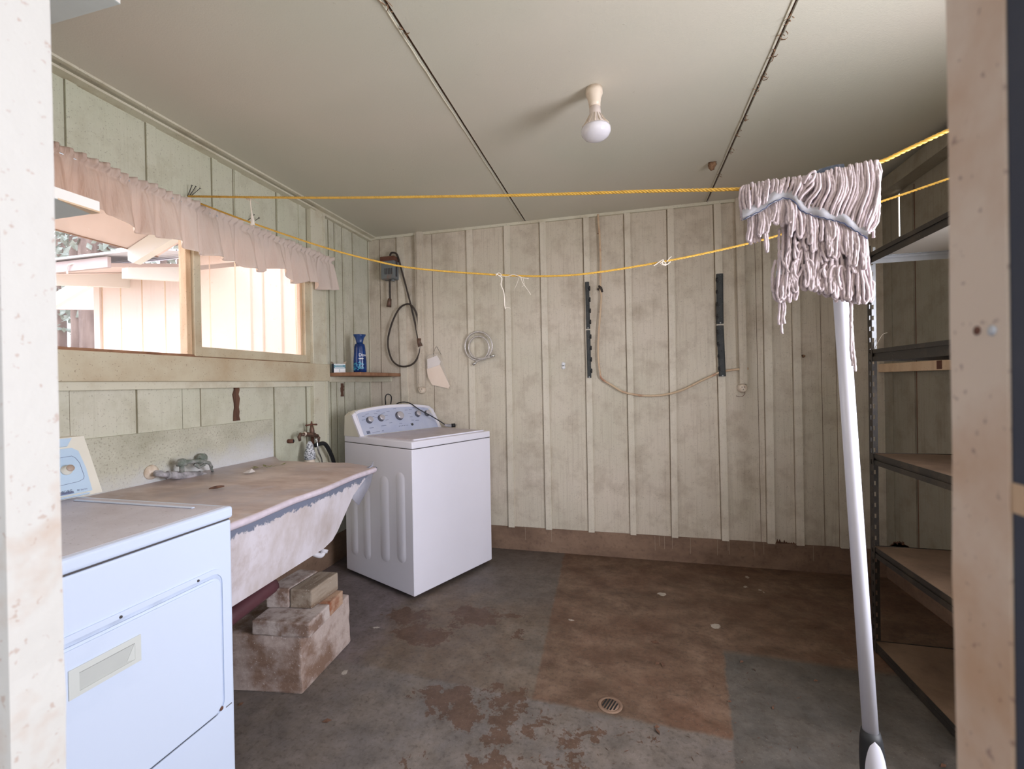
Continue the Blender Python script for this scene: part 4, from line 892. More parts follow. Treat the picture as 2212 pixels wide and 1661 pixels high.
# ================================================================ CORNER SHELF
b = MB().box(XL+.001, XL+.272, 2.755, D-.002, 1.330, 1.355, 0, .003)
cs = b.build('shelf', [M['rawwood']]); tag(cs, 'short unpainted brown wooden shelf in the back left corner', 'shelf')
b = MB().box(XL+.006, XL+.03, 2.75, D-.01, 1.290, 1.329, 0, .002).box(XL+.03, XL+.2, D-.035, D-.01, 1.290, 1.329, 0, .002)
b.build('cleat', M['trim'], cs)
bc = Vector((XL+.160, 2.925, 1.3555))
bo = thing('fabric_softener_bottle', 'tall blue plastic laundry bottle standing on the brown corner shelf', 'bottle', bc)
fl = lambda a, z: 0
S = Matrix.Translation(bc) @ Matrix.Rotation(.55, 4, 'Z') @ Matrix.Diagonal((1, .62, 1, 1))
prof_b = [(.040, 0), (.045, .006), (.0465, .04), (.045, .09), (.041, .14), (.038, .185), (.034, .205), (.025, .211)]
MB().lathe(prof_b, 32, S).build('body', M['bluebottle'], bo)
MB().lathe([(.022, .211), (.024, .225), (.030, .250), (.039, .268), (.042, .276), (.036, .279), (.02, .272)], 24, S, 0, lambda a, z: .06*math.cos(4*a) if z > .26 else .02*math.cos(8*a)).build('cap', M['bluecap'], bo)
def on_bottle(vs, z0, ang0, scale=1.0):
    out = []
    for v in vs:
        z = z0+v.y; r = .0468
        for i in range(len(prof_b)-1):
            if prof_b[i][1] <= z <= prof_b[i+1][1]: u = (z-prof_b[i][1])/(prof_b[i+1][1]-prof_b[i][1]); r = prof_b[i][0]+(prof_b[i+1][0]-prof_b[i][0])*u+.0006
        a = ang0+v.x/.040; out.append(S @ Vector((r*math.cos(a), r*math.sin(a), z)))
    return out
b = MB(); va = -.95-PI/2+.75
vs, fs = text_verts('Downy', .030); b.add(on_bottle(vs, .118, va), fs, 0)
vs = [Vector((x, y, 0)) for i in range(9) for (x, y) in ((i*.004, .0), (i*.004, .006))]; b.add(on_bottle(vs, .098, va), [(2*i, 2*i+2, 2*i+3, 2*i+1) for i in range(8)], 0)
for k in range(36):
    x = random.uniform(-.055, .03); z = random.uniform(.02, .075)*(1-abs(x)*5); s_ = random.uniform(.004, .009)
    b.add(on_bottle([Vector((x-s_, 0, 0)), Vector((x, -s_*.5, 0)), Vector((x+s_, 0, 0)), Vector((x, s_, 0))], max(.012, z), va), [(0, 1, 2, 3)], 1)
b.build('label_print', [M['whiteprint'], M['cyan']], bo)
pb = Vector((XL+.066, 2.805, 1.3555)); Rz = Matrix.Translation(pb) @ Matrix.Rotation(.95, 4, 'Z')
cb = thing('small_carton', 'little teal and white cardboard box beside the blue bottle on the corner shelf', 'box', pb)
b = MB().box(-.040, .040, -.022, .022, 0, .062, 0, 0, 1, Rz); b.box(-.0403, .0403, -.0223, .0223, .030, .054, 1, 0, 1, Rz); b.box(-.0406, -.0401, -.0225, .0225, .0, .062, 2, 0, 1, Rz); b.box(-.034, .034, -.0226, -.0222, .034, .037, 0, 0, 1, Rz); b.box(-.030, .022, -.0227, -.0222, .046, .0485, 0, 0, 1, Rz)
b.box(-.0015, .0015, -.0226, -.0222, .004, .024, 1, 0, 1, Rz)
b.build('carton', [M['whiteprint'], M['teal'], M['navybox']], cb)
MB().prism([Rz @ Vector(p) for p in ((-.040, -.022, .062), (-.040, .022, .062), (-.050, .022, .076), (-.050, -.022, .076))], (.0006, 0, 0)).build('flap', M['bagpaper'], cb)
b = MB().prism([Rz @ Vector(p) for p in ((.040, -.022, .062), (.040, .022, .062), (.048, .022, .078), (.048, -.022, .078))], (.0006, 0, 0))
b.build('flap', M['bagpaper'], cb)
# ================================================================ VALANCE over the window
def valance():
    n, m = 420, 22; ya, yb = .45, 2.742; vs = []
    edge = [(.45, 1.96), (.9, 1.95), (1.18, 1.965), (1.25, 1.985), (1.36, 1.975), (1.40, 1.945), (1.62, 1.95), (1.70, 1.935), (1.76, 1.93), (1.96, 1.945), (1.99, 1.925), (2.10, 1.93), (2.16, 1.965), (2.24, 1.975), (2.32, 1.93), (2.40, 1.925), (2.46, 1.96), (2.54, 1.965), (2.58, 1.93), (2.65, 1.935), (2.742, 1.955)]
    def ez(y):
        for i in range(len(edge)-1):
            if edge[i][0] <= y <= edge[i+1][0]:
                t = (y-edge[i][0])/(edge[i+1][0]-edge[i][0]); return edge[i][1]+(edge[i+1][1]-edge[i][1])*t
        return edge[-1][1]
    for i in range(n+1):
        u = i/n; y = ya+(yb-ya)*u; top = 2.148+.012*mnoise.noise(Vector((y*3, 0, 0)))+.010*mnoise.noise(Vector((y*22, 1, 0))); bot = ez(y)-.03
        ph = y*2*PI/.105+1.6*mnoise.noise(Vector((y*4, 3, 0))); ph2 = y*2*PI/.038+2*mnoise.noise(Vector((y*9, 7, 0)))
        for j in range(m+1):
            w = j/m; z = top+(bot-top)*w
            if w < .12: x = .052+.012*math.sin(ph2)+.008*math.sin(ph*.5)
            elif w < .2: x = .038+.004*math.sin(ph2)
            else:
                g = (w-.2)/.8; x = .045+g*.024+(.005+.036*g**.7)*(.6*math.sin(ph)+.5*math.sin(ph*.47+1))+.005*(1-g)*math.sin(ph2)
            if y > 2.66: x += .01*(y-2.66)/.08
            vs.append(Vector((XL+x+.02, y+.010*w*math.sin(ph*.5+2), z)))
    R = m+1; fs = [(i*R+k, i*R+k+1, (i+1)*R+k+1, (i+1)*R+k) for i in range(n) for k in range(m)]
    b = MB().add(vs, fs, 0, True); o = b.build('valance', M['curtain'], base=(XL+.05, 1.6, 1.92))
    md = o.modifiers.new('thick', 'SOLIDIFY'); md.thickness = .0012
    tag(o, 'stained pinkish gathered cloth valance hung across the top of the window', 'curtain')
    rod = MB().tube([(XL+.052, .45, 2.126), (XL+.052, 2.75, 2.126), ], .004, 8).tube([(XL+.052, 2.75, 2.126), (XL+.002, 2.758, 2.124)], .004, 8)
    rod.build('curtain_rod', M['galv'], o)
valance()
# ================================================================ CLOTHES LINES
HK = atX(407, 424, XL+.034)
def rope(name, ctrl, rad, lab, turns=.034):
    pts = bez(ctrl, 160//max(1, len(ctrl)-1)+40); L_ = [0]
    for i in range(1, len(pts)): L_.append(L_[-1]+(pts[i]-pts[i-1]).length)
    N = int(L_[-1]/.005); fine = []; j = 0
    for i in range(N+1):
        d = L_[-1]*i/N
        while j < len(pts)-2 and L_[j+1] < d: j += 1
        fine.append(pts[j].lerp(pts[j+1], (d-L_[j])/max(1e-9, L_[j+1]-L_[j])))
    b = MB()
    for s_ in range(3):
        out = []
        for i, p in enumerate(fine):
            t_ = (fine[min(i+1, N)]-fine[max(i-1, 0)]).normalized(); u = Vector((0, 0, 1))-t_*t_.z; u.normalize(); v = t_.cross(u); a = 2*PI*(L_[-1]*i/N/turns+s_/3)
            out.append(p+(u*math.cos(a)+v*math.sin(a))*rad*.5)
        b.tube(out, rad*.53, 6)
    return tag(b.build(name, M['rope']), lab, 'rope', 'yellow clothes lines')
R1a, R1b = Vector((XL+.02, 1.742, 0)), Vector((XR-.01, 1.20, 0)); n1 = (R1b-R1a).cross(Vector((0, 0, 1))).normalized()
def on1(px, py): return atP(px, py, R1a, n1)
end1 = on1(2050, 281); e1b = end1+(end1-on1(1900, 350))*((XR-.01-end1.x)/(end1.x-on1(1900, 350).x))
rope('clothes_line', [HK, on1(700, 427), on1(1100, 422), on1(1400, 413), on1(1600, 408), on1(1750, 393), on1(1895, 352), end1, e1b], .0052, 'taut upper yellow clothes line that carries the mop head')
R2a, R2b = Vector((XL+.02, 1.742, 0)), Vector((XR-.01, 1.95, 0)); n2 = (R2b-R2a).cross(Vector((0, 0, 1))).normalized()
def on2(px, py): return atP(px, py, R2a, n2)
end2 = on2(2055, 384); pe2 = on2(1950, 420); e2b = end2+(end2-pe2)*((XR-.01-end2.x)/(end2.x-pe2.x))
rope('clothes_line', [HK+Vector((0, .02, -.012)), on2(540, 480), on2(690, 531), on2(800, 561), on2(900, 580), on2(1080, 594), on2(1200, 596), on2(1300, 587), on2(1450, 562), on2(1600, 530), on2(1700, 503), on2(1820, 463), pe2, end2, e2b], .0044, 'slack lower yellow clothes line sagging across the back wall')
def nail(px, py, dx_, dz_, lab, grp='nails above the valance'):
    p = atX(px, py, XL+.001); q = p+Vector((.035, dx_, dz_)); b = MB().tube([p, q], .0016, 6).tube([q, q+(q-p).normalized()*.0015], .0042, 8); tag(b.build('nail', M['seam']), lab, 'nail', grp)
for k, (px, py, a, c, lab) in enumerate(((405, 424, -.006, .045, 'bent nail holding the clothes lines, leftmost of three'), (409, 424, .004, .045, 'bent nail holding the clothes lines, middle of three'), (412, 424, .02, .043, 'bent nail holding the clothes lines, rightmost of three'),
    (440, 443, .03, -.012, 'nail in the window head just below the clothes line'), (536, 476, .006, .03, 'nail beside the hanging tassel on its left'), (552, 476, -.012, .006, 'nail beside the hanging tassel on its right'))): nail(px, py, a, c, lab)
def wisp(name, paths, r, lab, mat='string', onp=on2, cat='string'):
    b = MB()
    for pth, rr in paths: b.tube(bez([onp(*p)+Vector((0, -.006, 0)) for p in pth], 6), rr, 6)
    return tag(b.build(name, M[mat]), lab, cat)
p = on1(543, 427)
b = MB(); b.tube(bez([on1(543, 424), on1(541, 436), on1(543, 455), on1(545, 470), on1(546, 486)], 6), [.0025+.0085*max(0, (i-13)/12) for i in range(25)], 7)
b.tube(bez([on1(531, 424), on1(534, 431), on1(541, 428), on1(552, 436), on1(560, 441)], 6), .0012, 5); b.tube(bez([on1(532, 424), on1(533, 430), on1(538, 431), on1(543, 426)], 4), .003, 5)
tag(b.build('string_tassel', M['string']), 'white string knotted on the upper clothes line with a frayed tassel', 'string')
wisp('string', [([(1072, 592), (1080, 597), (1085, 603), (1083, 616), (1089, 632), (1091, 660), (1093, 668)], .0022), ([(1078, 595), (1095, 598), (1110, 594), (1128, 600), (1142, 603)], .0016), ([(1125, 598), (1130, 612), (1140, 626), (1147, 637)], .0013), ([(1092, 664), (1100, 665), (1104, 668)], .0012),
    ([(1122, 600), (1118, 612), (1112, 625)], .0007), ([(1130, 600), (1133, 615), (1128, 620)], .0008), ([(1072, 596), (1078, 590), (1084, 595)], .002)], 1, 'white frayed string hanging from the lower clothes line above the washing machine side')
wisp('string', [([(1412, 575), (1422, 568), (1432, 562), (1430, 570), (1440, 572), (1448, 566)], .0022), ([(1440, 566), (1446, 558), (1450, 555)], .0015), ([(1425, 570), (1434, 566), (1438, 574), (1428, 572)], .002)], 1, 'small white string knot on the lower clothes line right of the beige cable')
# ================================================================ ON THE BACK WALL
def bw(px, py, off=.0): return atY(px, py, D-off)
# grey switch box with its two cables
gb = thing('junction_box', 'rusting grey electrical box with black cables high in the back left corner', 'electrical box', (bw(840, 603, .05)))
c0, c1 = bw(822, 556, .085), bw(852, 601, .085)
b = MB().box(c0.x, c1.x, D-.085, D-.010, c1.z, c0.z, 0, .006, 2)
for k in range(5): b.box(c0.x+.035+k*.014, c0.x+.042+k*.014, D-.0885, D-.084, c1.z+.035, c0.z-.09, 1, .002)
b.box(c0.x-.004, c1.x+.004, D-.090, D-.004, c0.z-.032, c0.z+.004, 2, .004).box(c1.x-.002, c1.x+.006, D-.06, D-.05, c1.z+.02, c0.z-.02, 1)
b.lathe([(.016, 0), (.016, .012)], 12, Matrix.Translation((c0.x+.085, D-.05, c1.z-.012)))
b.build('housing', [M['greybox'], M['seam'], M['rustbrown']], gb)
b = MB().tube(bez([bw(842, 600, .05), bw(842, 620, .05), bw(842.5, 645, .045)], 5), .0075, 8)
b.tube([bw(842, 645, .045), bw(841, 652, .045), bw(840, 663, .045)], [.014, .017, .020], 10, 1)
b.build('lower_cable', [M['darkcable'], M['brass_old']], gb)
loop = [(842, 553), (846, 546), (856, 548), (862, 562), (868, 585), (880, 630), (890, 670), (898, 705), (904, 738), (908, 745), (905, 765), (895, 783), (880, 791), (862, 790), (848, 779), (840, 758), (838, 735), (843, 710), (852, 685), (864, 665), (878, 657), (889, 660), (899, 676), (904, 700), (906, 730)]
b = MB().tube(bez([bw(px, py, .034+.006*math.sin(i*.7)) for i, (px, py) in enumerate(loop)], 7), .0072, 8)
b.tube([bw(905, 731, .045), bw(905, 738, .045), bw(908, 748, .045)], [.018, .016, .019], 10, 1)
b.build('looped_cable', [M['darkcable'], M['brass_old']], gb)
# small round outlets under the wiring strips
def outlet(px, py, lab, sp=0):
    p = bw(px, py); o = thing('round_outlet', lab, 'outlet', p, 0, 'round outlets on the back wall')
    T_ = Matrix.Translation(p) @ Matrix.Rotation(PI/2, 4, 'X')
    MB().lathe([(.031, 0), (.031, .012), (.028, .018), (.026, .030), (.022, .034), (.004, .034)], 24, T_).build('body', M['socket'], o)
    b = MB()
    for a in ((-.008, .006), (.008, .006), (0, -.009)): b.box(p.x+a[0]-.0018, p.x+a[0]+.0018, D-.0348, D-.0335, p.z+a[1]-.004, p.z+a[1]+.004)
    b.build('slots', M['seam'], o); return o, p
outlet(913, 842, 'round porcelain outlet below the double wiring strip, near the hanging paper bag')
o, p = outlet(1603, 838, 'round porcelain outlet with a loose wire below the right wiring strip')
MB().tube(bez([bw(1608, 842, .03), bw(1609, 850, .02), bw(1604, 856, .01), bw(1598, 857, .008), bw(1590, 855, .006)], 5), .0014, 5).build('loose_wire', M['rustbrown'], o)
# paper in a clear bag
bagp = thing('hanging_bag', 'clear plastic bag with folded instruction papers pinned to the back wall', 'bag', bw(945, 838))
b = MB(); q = [bw(*p, .012) for p in ((922, 797), (949, 784), (972, 834), (969, 839), (934, 831), (926, 815))]; b.prism(q, (0, -.008, 0), 0)
q = [bw(*p, .022) for p in ((923, 776), (944, 768), (952, 781), (950, 788), (924, 797))]; b.prism(q, (0, -.004, 0), 1)
b.build('papers', [M['bagpaper'], M['paper']], bagp)
b = MB(); q = [bw(*p, .03) for p in ((921, 772), (926, 767), (944, 764), (953, 772), (961, 795), (973, 838), (958, 839), (938, 835), (927, 822), (921, 800))]
cen = bw(945, 800, .045); vs = q+[cen]; m = len(q); b.add(vs, [(i, (i+1) % m, m) for i in range(m)], 0, True)
b.tube([q[0], q[1], q[2]], .0016, 5); b.build('clear_sleeve', M['bagplastic'], bagp)
MB().tube(bez([bw(935, 768, .02), bw(939, 755, .008), bw(943, 749, .003), bw(948, 757, .008), bw(953, 766, .02)], 5), .0012, 5).build('string', M['darkcable'], bagp)
# coiled braided hose
C0 = bw(1036, 750); 
def coilpt(a, r, off): return Vector((C0.x+r*math.cos(a), D-off, C0.z+r*math.sin(a)))
b = MB(); pts = [bw(1025, 784, .04), bw(1040, 776, .038)]
pts += [coilpt(-1.1+a*.16, .098+.018*math.sin(a*.07+.5), .030+.010*math.sin(a*.16)) for a in range(0, 79)]
pts += [bw(1030, 775, .044), bw(1045, 774, .046), bw(1062, 770, .046)]
b.tube(bez(pts, 3), .0068, 8)
b.tube([bw(1028, 783, .04), bw(1022, 788, .04)], [.009, .010], 8, 1); b.tube([bw(1060, 770, .046), bw(1068, 768, .046)], [.009, .010], 8, 1)
tag(b.build('coiled_hose', [simple('braided_steel', (200, 194, 188), .35, .35, .45, 240), M['chrome']]), 'coiled braided steel hose hanging on the back wall', 'hose')
b = MB(); c = bw(1217, 790); b.lathe([(.0145, 0), (.0145, .005)], 20, Matrix.Translation(c+Vector((0, 0, .012))) @ Matrix.Rotation(PI/2, 4, 'X')); b.lathe([(.0145, 0), (.0145, .005)], 20, Matrix.Translation(c-Vector((0, 0, .012))) @ Matrix.Rotation(PI/2, 4, 'X')); b.box(c.x-.011, c.x+.011, D-.0047, D, c.z-.008, c.z+.008)
tag(b.build('cover_plate', M['whiteprint']), 'small white figure-eight cover plate on the back wall left of the black rails', 'cover plate')
# black hook rails (four)
def rail(name, top, bot, left, lab, hooks=4, wpx=(9, 9)):
    A, B = bw(*top, .032), bw(*bot, .032); o = thing(name, lab, 'hook rail', B, group='black hook rails on the back wall')
    d = (B-A).normalized(); n_ = 24; w = .0135 if left else .021; dep = .030
    b = MB(); vs = []
    for i, s_ in enumerate((0, 1)):
        c = A.lerp(B, s_); c.y = D; 
        for (ux, uy) in ((-w, -.001), (-w, -dep), (-w*.6, -dep-.006), (w*.6, -dep-.006), (w, -dep), (w, -.001)): vs.append(c+Vector((ux, uy, 0)))
    b.add(vs, [tuple(range(6))[::-1], tuple(range(6, 12))]+[(i, (i+1) % 6, (i+1) % 6+6, i+6) for i in range(6)])
    b.build('rail', M['charcoal'], o)
    for k in range(hooks):
        c = A.lerp(B, (k+.4)/hooks*.96+.02); sx = 1 if left else -1; hb_ = MB()
        c.y = D-.018; hb_.box(c.x+sx*.010, c.x+sx*.021, D-.030, D-.006, c.z-.022, c.z+.010, 0, .003); hb_.box(c.x+sx*.012, c.x+sx*.018, D-.045, D-.028, c.z-.020, c.z-.002, 0, .002)
        if not left: hb_.lathe([(.010, -.012), (.012, 0), (.010, .012)], 12, Matrix.Translation((c.x-.014, D-.024, c.z)))
        hb_.build('hook', M['blackrubber'], o)
    e = A.lerp(B, .985); MB().lathe([(.005, 0), (.004, .003)], 10, Matrix.Translation((e.x, D-dep-.006, e.z)) @ Matrix.Rotation(PI/2, 4, 'X')).build('screw', M['galv'], o)
    e = A.lerp(B, .5); MB().lathe([(.0035, 0), (.003, .0015)], 8, Matrix.Translation((e.x, D-dep-.0062, e.z)) @ Matrix.Rotation(PI/2, 4, 'X')).build('screw_hole', M['blackrubber'], o)
rail('hook_rail', (1268, 609), (1270.5, 710), True, 'upper black hook rail of the left pair beside the beige cable')
rail('hook_rail', (1270.5, 713), (1273, 816), True, 'lower black hook rail of the left pair beside the beige cable')
rail('hook_rail', (1555, 591), (1556, 699), False, 'upper black hook rail of the right pair, near the wiring strip')
rail('hook_rail', (1556, 703), (1561, 813), False, 'lower black hook rail of the right pair, crossed behind by the beige cable')
b = MB(); c = bw(1555.5, 701); b.box(c.x-.022, c.x+.022, D-.006, D-.0, c.z-.006, c.z+.006, 0, .001); tag(b.build('yellow_spacer', M['tanwood']), 'small tan spacer between the two rails of the right pair', 'spacer')
# beige flat cable
pts = [(1292, 463), (1293, 485), (1295, 505), (1297, 560), (1297, 620), (1299, 640), (1297, 670), (1294, 710), (1292, 750), (1293, 780), (1296, 805), (1300, 818), (1320, 831), (1345, 846), (1375, 853), (1405, 855), (1440, 852), (1475, 842), (1510, 825), (1540, 811), (1556, 804), (1575, 800), (1600, 797), (1617, 796)]
b = MB().tube(bez([bw(x, y, .024) for x, y in pts], 6), .0062, 8, 0, False, (1.15, .6))
cab = tag(b.build('beige_cable', M['beigecable']), 'beige flat cable stapled down the back wall and curving off to the right', 'cable')
b = MB().tube([bw(1294, 617, .02), bw(1298, 622, .024), bw(1301, 631, .024)], [.008, .010, .008], 6).tube([bw(1291, 626, .014), bw(1296, 620, .014)], [.009, .004], 5)
b.build('clip', M['darkcable'], cab)
for x, y in ((1293.5, 505), (1296, 674)): MB().box(bw(x, y).x-.008, bw(x, y).x+.008, D-.018, D, bw(x, y).z-.0015, bw(x, y).z+.0015).build('staple', M['rustbrown'], cab)
# nests and webs on the back wall
def nestblob(px, py, lab, r=.012, plane='Y'):
    p = bw(px, py) if plane == 'Y' else atZ(px, py, H); b = MB(); k = Matrix.Translation(p) @ (Matrix.Rotation(PI/2, 4, 'X') if plane == 'Y' else Matrix.Rotation(PI, 4, 'X'))
    b.lathe([(r, 0), (r*1.05, r*.5), (r*.8, r*1.3), (r*.5, r*1.9), (r*.1, r*2)], 12, k, 0, lambda a, z: .25*math.sin(3*a+z*200)); tag(b.build('mud_nest', M['nest']), lab, 'nest')
nestblob(1735, 769, 'small brown mud nest on the back wall left of the shelves', .009)
nestblob(1538, 352, 'brown wasp nest stuck to the ceiling left of the second joint', .020, 'Z')
# ================================================================ CEILING LAMP
bp = atZ(1283, 192, H); lp = thing('ceiling_lamp', 'bare white reflector bulb in a porcelain ceiling socket', 'lamp', bp)
tilt = Matrix.Translation(bp) @ Matrix.Rotation(PI, 4, 'X') @ Matrix.Rotation(.03, 4, 'Y')
MB().lathe([(.034, 0), (.035, .022), (.028, .040), (.024, .060), (.023, .074), (.018, .075)], 28, tilt).build('socket', M['socket'], lp)
blb = MB().lathe([(.019, .070), (.019, .078), (.0225, .080), (.0235, .105), (.025, .108), (.040, .140), (.056, .160), (.0585, .164)], 32, tilt).build('bulb', simple('warm_white_bulb_body', (226, 214, 208), .4, 0, .05, 20), lp)
MB().lathe([(.0585, .163), (.060, .170), (.059, .182), (.050, .196), (.034, .205), (.015, .209), (.002, .210)], 32, tilt).build('lens', M['bulb'], blb)
for k in range(16):
    a = 2*PI*k/16; ca, sa = math.cos(a), math.sin(a); b = MB()
    b.tube([tilt @ Vector((.0255*ca, .0255*sa, .110)), tilt @ Vector((.042*ca, .042*sa, .140)), tilt @ Vector((.058*ca, .058*sa, .161))], .0016, 4); b.build('cooling_fin', M['socket'], blb)
# ================================================================ SHELF BOARDS by the doorway, top left
for i, (z0, z1, ye, xe, lab) in enumerate(((1.7165, 1.7455, .872, -1.30, 'shelf board with a brightened edge above the dryer in front of the valance'), (2.2965, 2.330, .932, -1.30, 'upper shelf board with a brightened edge near the ceiling above the dryer'))):
    b = MB().box(XL+.11, xe-.0005, .31, ye, z0, z1, 0, .002).box(xe-.0006, xe, .312, ye-.002, z0+.001, z1-.001, 1)  # door light painted in: lit edge white, shaded body grey-blue
    if i == 0: b.prism([(xe+.0002, ye-.001, z0-.0004), (xe+.0002, ye-.09, z0-.0004), (xe-.03, ye-.001, z0-.0004)], (0, 0, .004), 2)
    tag(b.build('wall_shelf', [simple('shelf_shade_tone%d' % i, (196, 206, 206), .6, 0, .05, 6), M['outwhite'], M['tanwood']]), lab, 'shelf', 'white shelf boards by the doorway')
# ================================================================ STEEL SHELVING on the right
SX0, SX1, SY0, SY1 = 1.084, 1.545, 1.535, 2.443
su = thing('shelving_unit', 'dusty black steel shelving unit with brown boards along the right wall', 'shelving unit', ((SX0+SX1)/2, (SY0+SY1)/2, 0))
def post(x, y, sx, sy, h=1.86):   # slotted angle post, flanges along x and y
    b = MB(); w = .034; th = .002
    zs = [.0]; k = 0
    pitch = .0508
    n_ = int(h/pitch)
    for (ax) in (0, 1):
        def fl(a0, a1, z0, z1, mi):
            if ax == 0: b.box(x+sx*a0, x+sx*a1, y, y+sy*th, z0, z1, mi)
            else: b.box(x, x+sx*th, y+sy*a0, y+sy*a1, z0, z1, mi)
        for (za, zb, mi) in ((0, 1.39, 0), (1.39, h, 1 if ax == 0 else 0)):  # pale metal on the upper x flange, partly painting the light there
            fl(0, .012, za, zb, mi); fl(.024, w, za, zb, mi)
        for i in range(n_):
            z = i*pitch; mi = 1 if (ax == 0 and z > 1.39) else 0
            fl(.012, .024, z+.020, z+pitch, mi)
    return b.build('post', [M['darkmetal'], M['galv']], su)
post(SX0, SY1, 1, -1); post(SX1, SY1, -1, -1); post(SX0, SY0, 1, 1); post(SX1, SY0, -1, 1)
levels = [(1.783, 1.831), (1.333, 1.388), (.862, .913), (.436, .485), (.004, .045)]
for i, (z0, z1) in enumerate(levels):
    b = MB()
    def beam(xa, xb, ya, yb, mi, inx, iny):
        zm = (z0+z1)/2
        b.box(xa, xb, ya, yb, z0, z0+.022, mi); b.box(xa+inx*.006, xb+inx*.006, ya+iny*.006, yb+iny*.006, z0+.020, z1-.014, mi); b.box(xa, xb, ya, yb, z1-.016, z1, mi)
        b.box(min(xa, xa+inx*.02), max(xb, xb+inx*.02), min(ya, ya+iny*.02), max(yb, yb+iny*.02), z1-.018, z1-.016, mi)
    g = 1 if i == 0 else 0
    beam(SX0+.003, SX0+.006, SY0+.03, SY1-.003, 0, 1, 0); beam(SX1-.006, SX1-.003, SY0+.03, SY1-.003, g, -1, 0)
    beam(SX0+.003, SX1-.003, SY1-.008, SY1-.005, g, 0, -1); beam(SX0+.003, SX1-.003, SY0+.005, SY0+.008, 0, 0, 1)
    bm_ = b.build('shelf', [M['darkmetal'], M['galv']], su)
    MB().box(SX0+.008, SX1-.008, SY0+.010, SY1-.010, z1-.0155, z1-.002, 0).build('board', [M['boardunder'] if i == 0 else M['board']], bm_)
b = MB().tube(bez([(SX0+.02, SY1-.012, 1.388), (SX0+.03, SY1-.02, 1.42), (SX0+.05, SY1-.02, 1.455), (SX0+.068, SY1-.02, 1.462)], 5), .0012, 5)
tag(b.build('zip_tie', M['string']), 'thin pale string end sticking up from the second shelf beside the post', 'string')
# slat on the right wall behind
a, c = atX(1910, 785, XR), atX(2075, 800, XR)
b = MB().box(XR-.035, XR-.008, c.y, a.y-.004, 1.290, 1.342, 0, .003).box(XR-.0358, XR-.0345, c.y+.07, c.y+.11, 1.296, 1.340, 1)
tag(b.build('wall_slat', [M['tanwood'], M['rustbrown']]), 'old painted wooden slat nailed across the right wall behind the shelves', 'slat')
# ================================================================ FLOOR DRAIN and litter
c = atZ(1318, 1523, 0); fd_ = thing('floor_drain', 'round slotted floor drain in the brown patch of floor', 'drain', c)
MB().lathe([(.048, 0), (.047, .0025), (.036, .003), (.035, .0015)], 30, Matrix.Translation(c)).build('rim', M['curb'], fd_)
b = MB().lathe([(.034, .0012), (.034, .0022)], 26, Matrix.Translation(c), 0)
for k in range(-2, 3):
    l = math.sqrt(max(0, .031**2-(k*.0115)**2)); Mx = Matrix.Translation(c+Vector((0, 0, .0022))) @ Matrix.Rotation(-.35, 4, 'Z'); b.box(k*.0115-.003, k*.0115+.003, -l, l, 0, .0008, 1, 0, 1, Mx)
b.build('grate', [M['curb'], M['blackrubber']], fd_)
def debris(name, px, py, lab, cat, s_=.02, mat='leaf', ang=0.0, curl=.006):
    p = atZ(px, py, .002); u = Vector((math.cos(ang), math.sin(ang), 0))*s_; v = Vector((-u.y, u.x, 0))*.45
    b = MB().add([p-u, p+v+Vector((0, 0, curl)), p+u+Vector((0, 0, curl*.4)), p-v, p+Vector((0, 0, curl*.5))], [(0, 4, 1), (1, 4, 2), (2, 4, 3), (3, 4, 0)]); tag(b.build(name, M[mat]), lab, cat, 'dry leaves on the floor')
for a in ((706, 1558, 'dry brown leaf on the floor in front of the laundry tub blocks', .018, .4), (520, 1522, 'dry brown leaf scrap on the floor right beside the dryer', .012, 1.2), (1419, 1598-27, 'dry leaf fragment on the brown patch right of the drain', .011, .2), (1421, 1580, 'curled orange leaf at the lower edge of the brown patch', .016, 2.0),
          (1420, 1434, 'curled dead leaf in the middle of the brown patch, left of its twig', .014, .7), (1432, 1436, 'bent twig-like leaf in the middle of the brown patch', .018, 1.5), (1415, 1388, 'thin curled brown leaf nearest the back wall on the brown patch', .022, -.3), (1602, 1430, 'leaf scrap on the grey floor right of the brown patch', .010, .5),
          (1630, 1447, 'leaf scrap on the grey floor, nearer the camera of the two small ones', .009, 1.9), (1762, 1471, 'dark leaf scrap on the grey floor left of the mop handle', .009, 0), (1670, 1530, 'round brown leaf scrap on the grey floor halfway to the camera', .009, 1.0), (1576, 1516, 'black leaf scrap on the right edge of the brown patch', .008, 0), (2038, 1655, 'dry leaf beside the bottom shelf', .012, .4)):
    debris('dry_leaf', a[0], a[1], a[2], 'leaf', a[3], 'leaf', a[4])
b = MB(); rnd = random.Random(11)
for k in range(150):
    px, py = rnd.uniform(1120, 1860), rnd.uniform(1290, 1650); p = atZ(px, py, .001); a = rnd.uniform(0, PI); u = Vector((math.cos(a), math.sin(a), 0))*rnd.uniform(.003, .013); v = Vector((-u.y, u.x, 0)).normalized()*rnd.uniform(.0006, .0015)
    b.add([p-u, p-v, p+u, p+v+Vector((0, 0, .001))], [(0, 1, 2, 3)])
tag(b.build('floor_grit', M['splitwood'], keep=True), 'scattered dark needles and grit on the concrete floor', 'grit', kind='stuff')
# ================================================================ MOP standing on its handle, head thrown over the upper line
MD = 1.24
def dp(px, py, d): return CC + ray(px, py)*d
base = dp(1899, 1846, MD); base = base+ray(1899, 1846)*((base.z-.001)/-ray(1899, 1846).z if base.z != 0 else 0)
base.z = .0
topc = dp(1797, 372, MD+.05)
mop = thing('mop', 'upturned string mop with a white handle, its cotton head draped over the clothes line', 'mop', base)
ax = (topc-base).normalized(); LM = (topc-base).length
hp0, hp1 = base+ax*.30, topc-ax*.03
MB().tube([hp0, hp1], .0178, 24).build('handle', M['pipewhite'], mop)
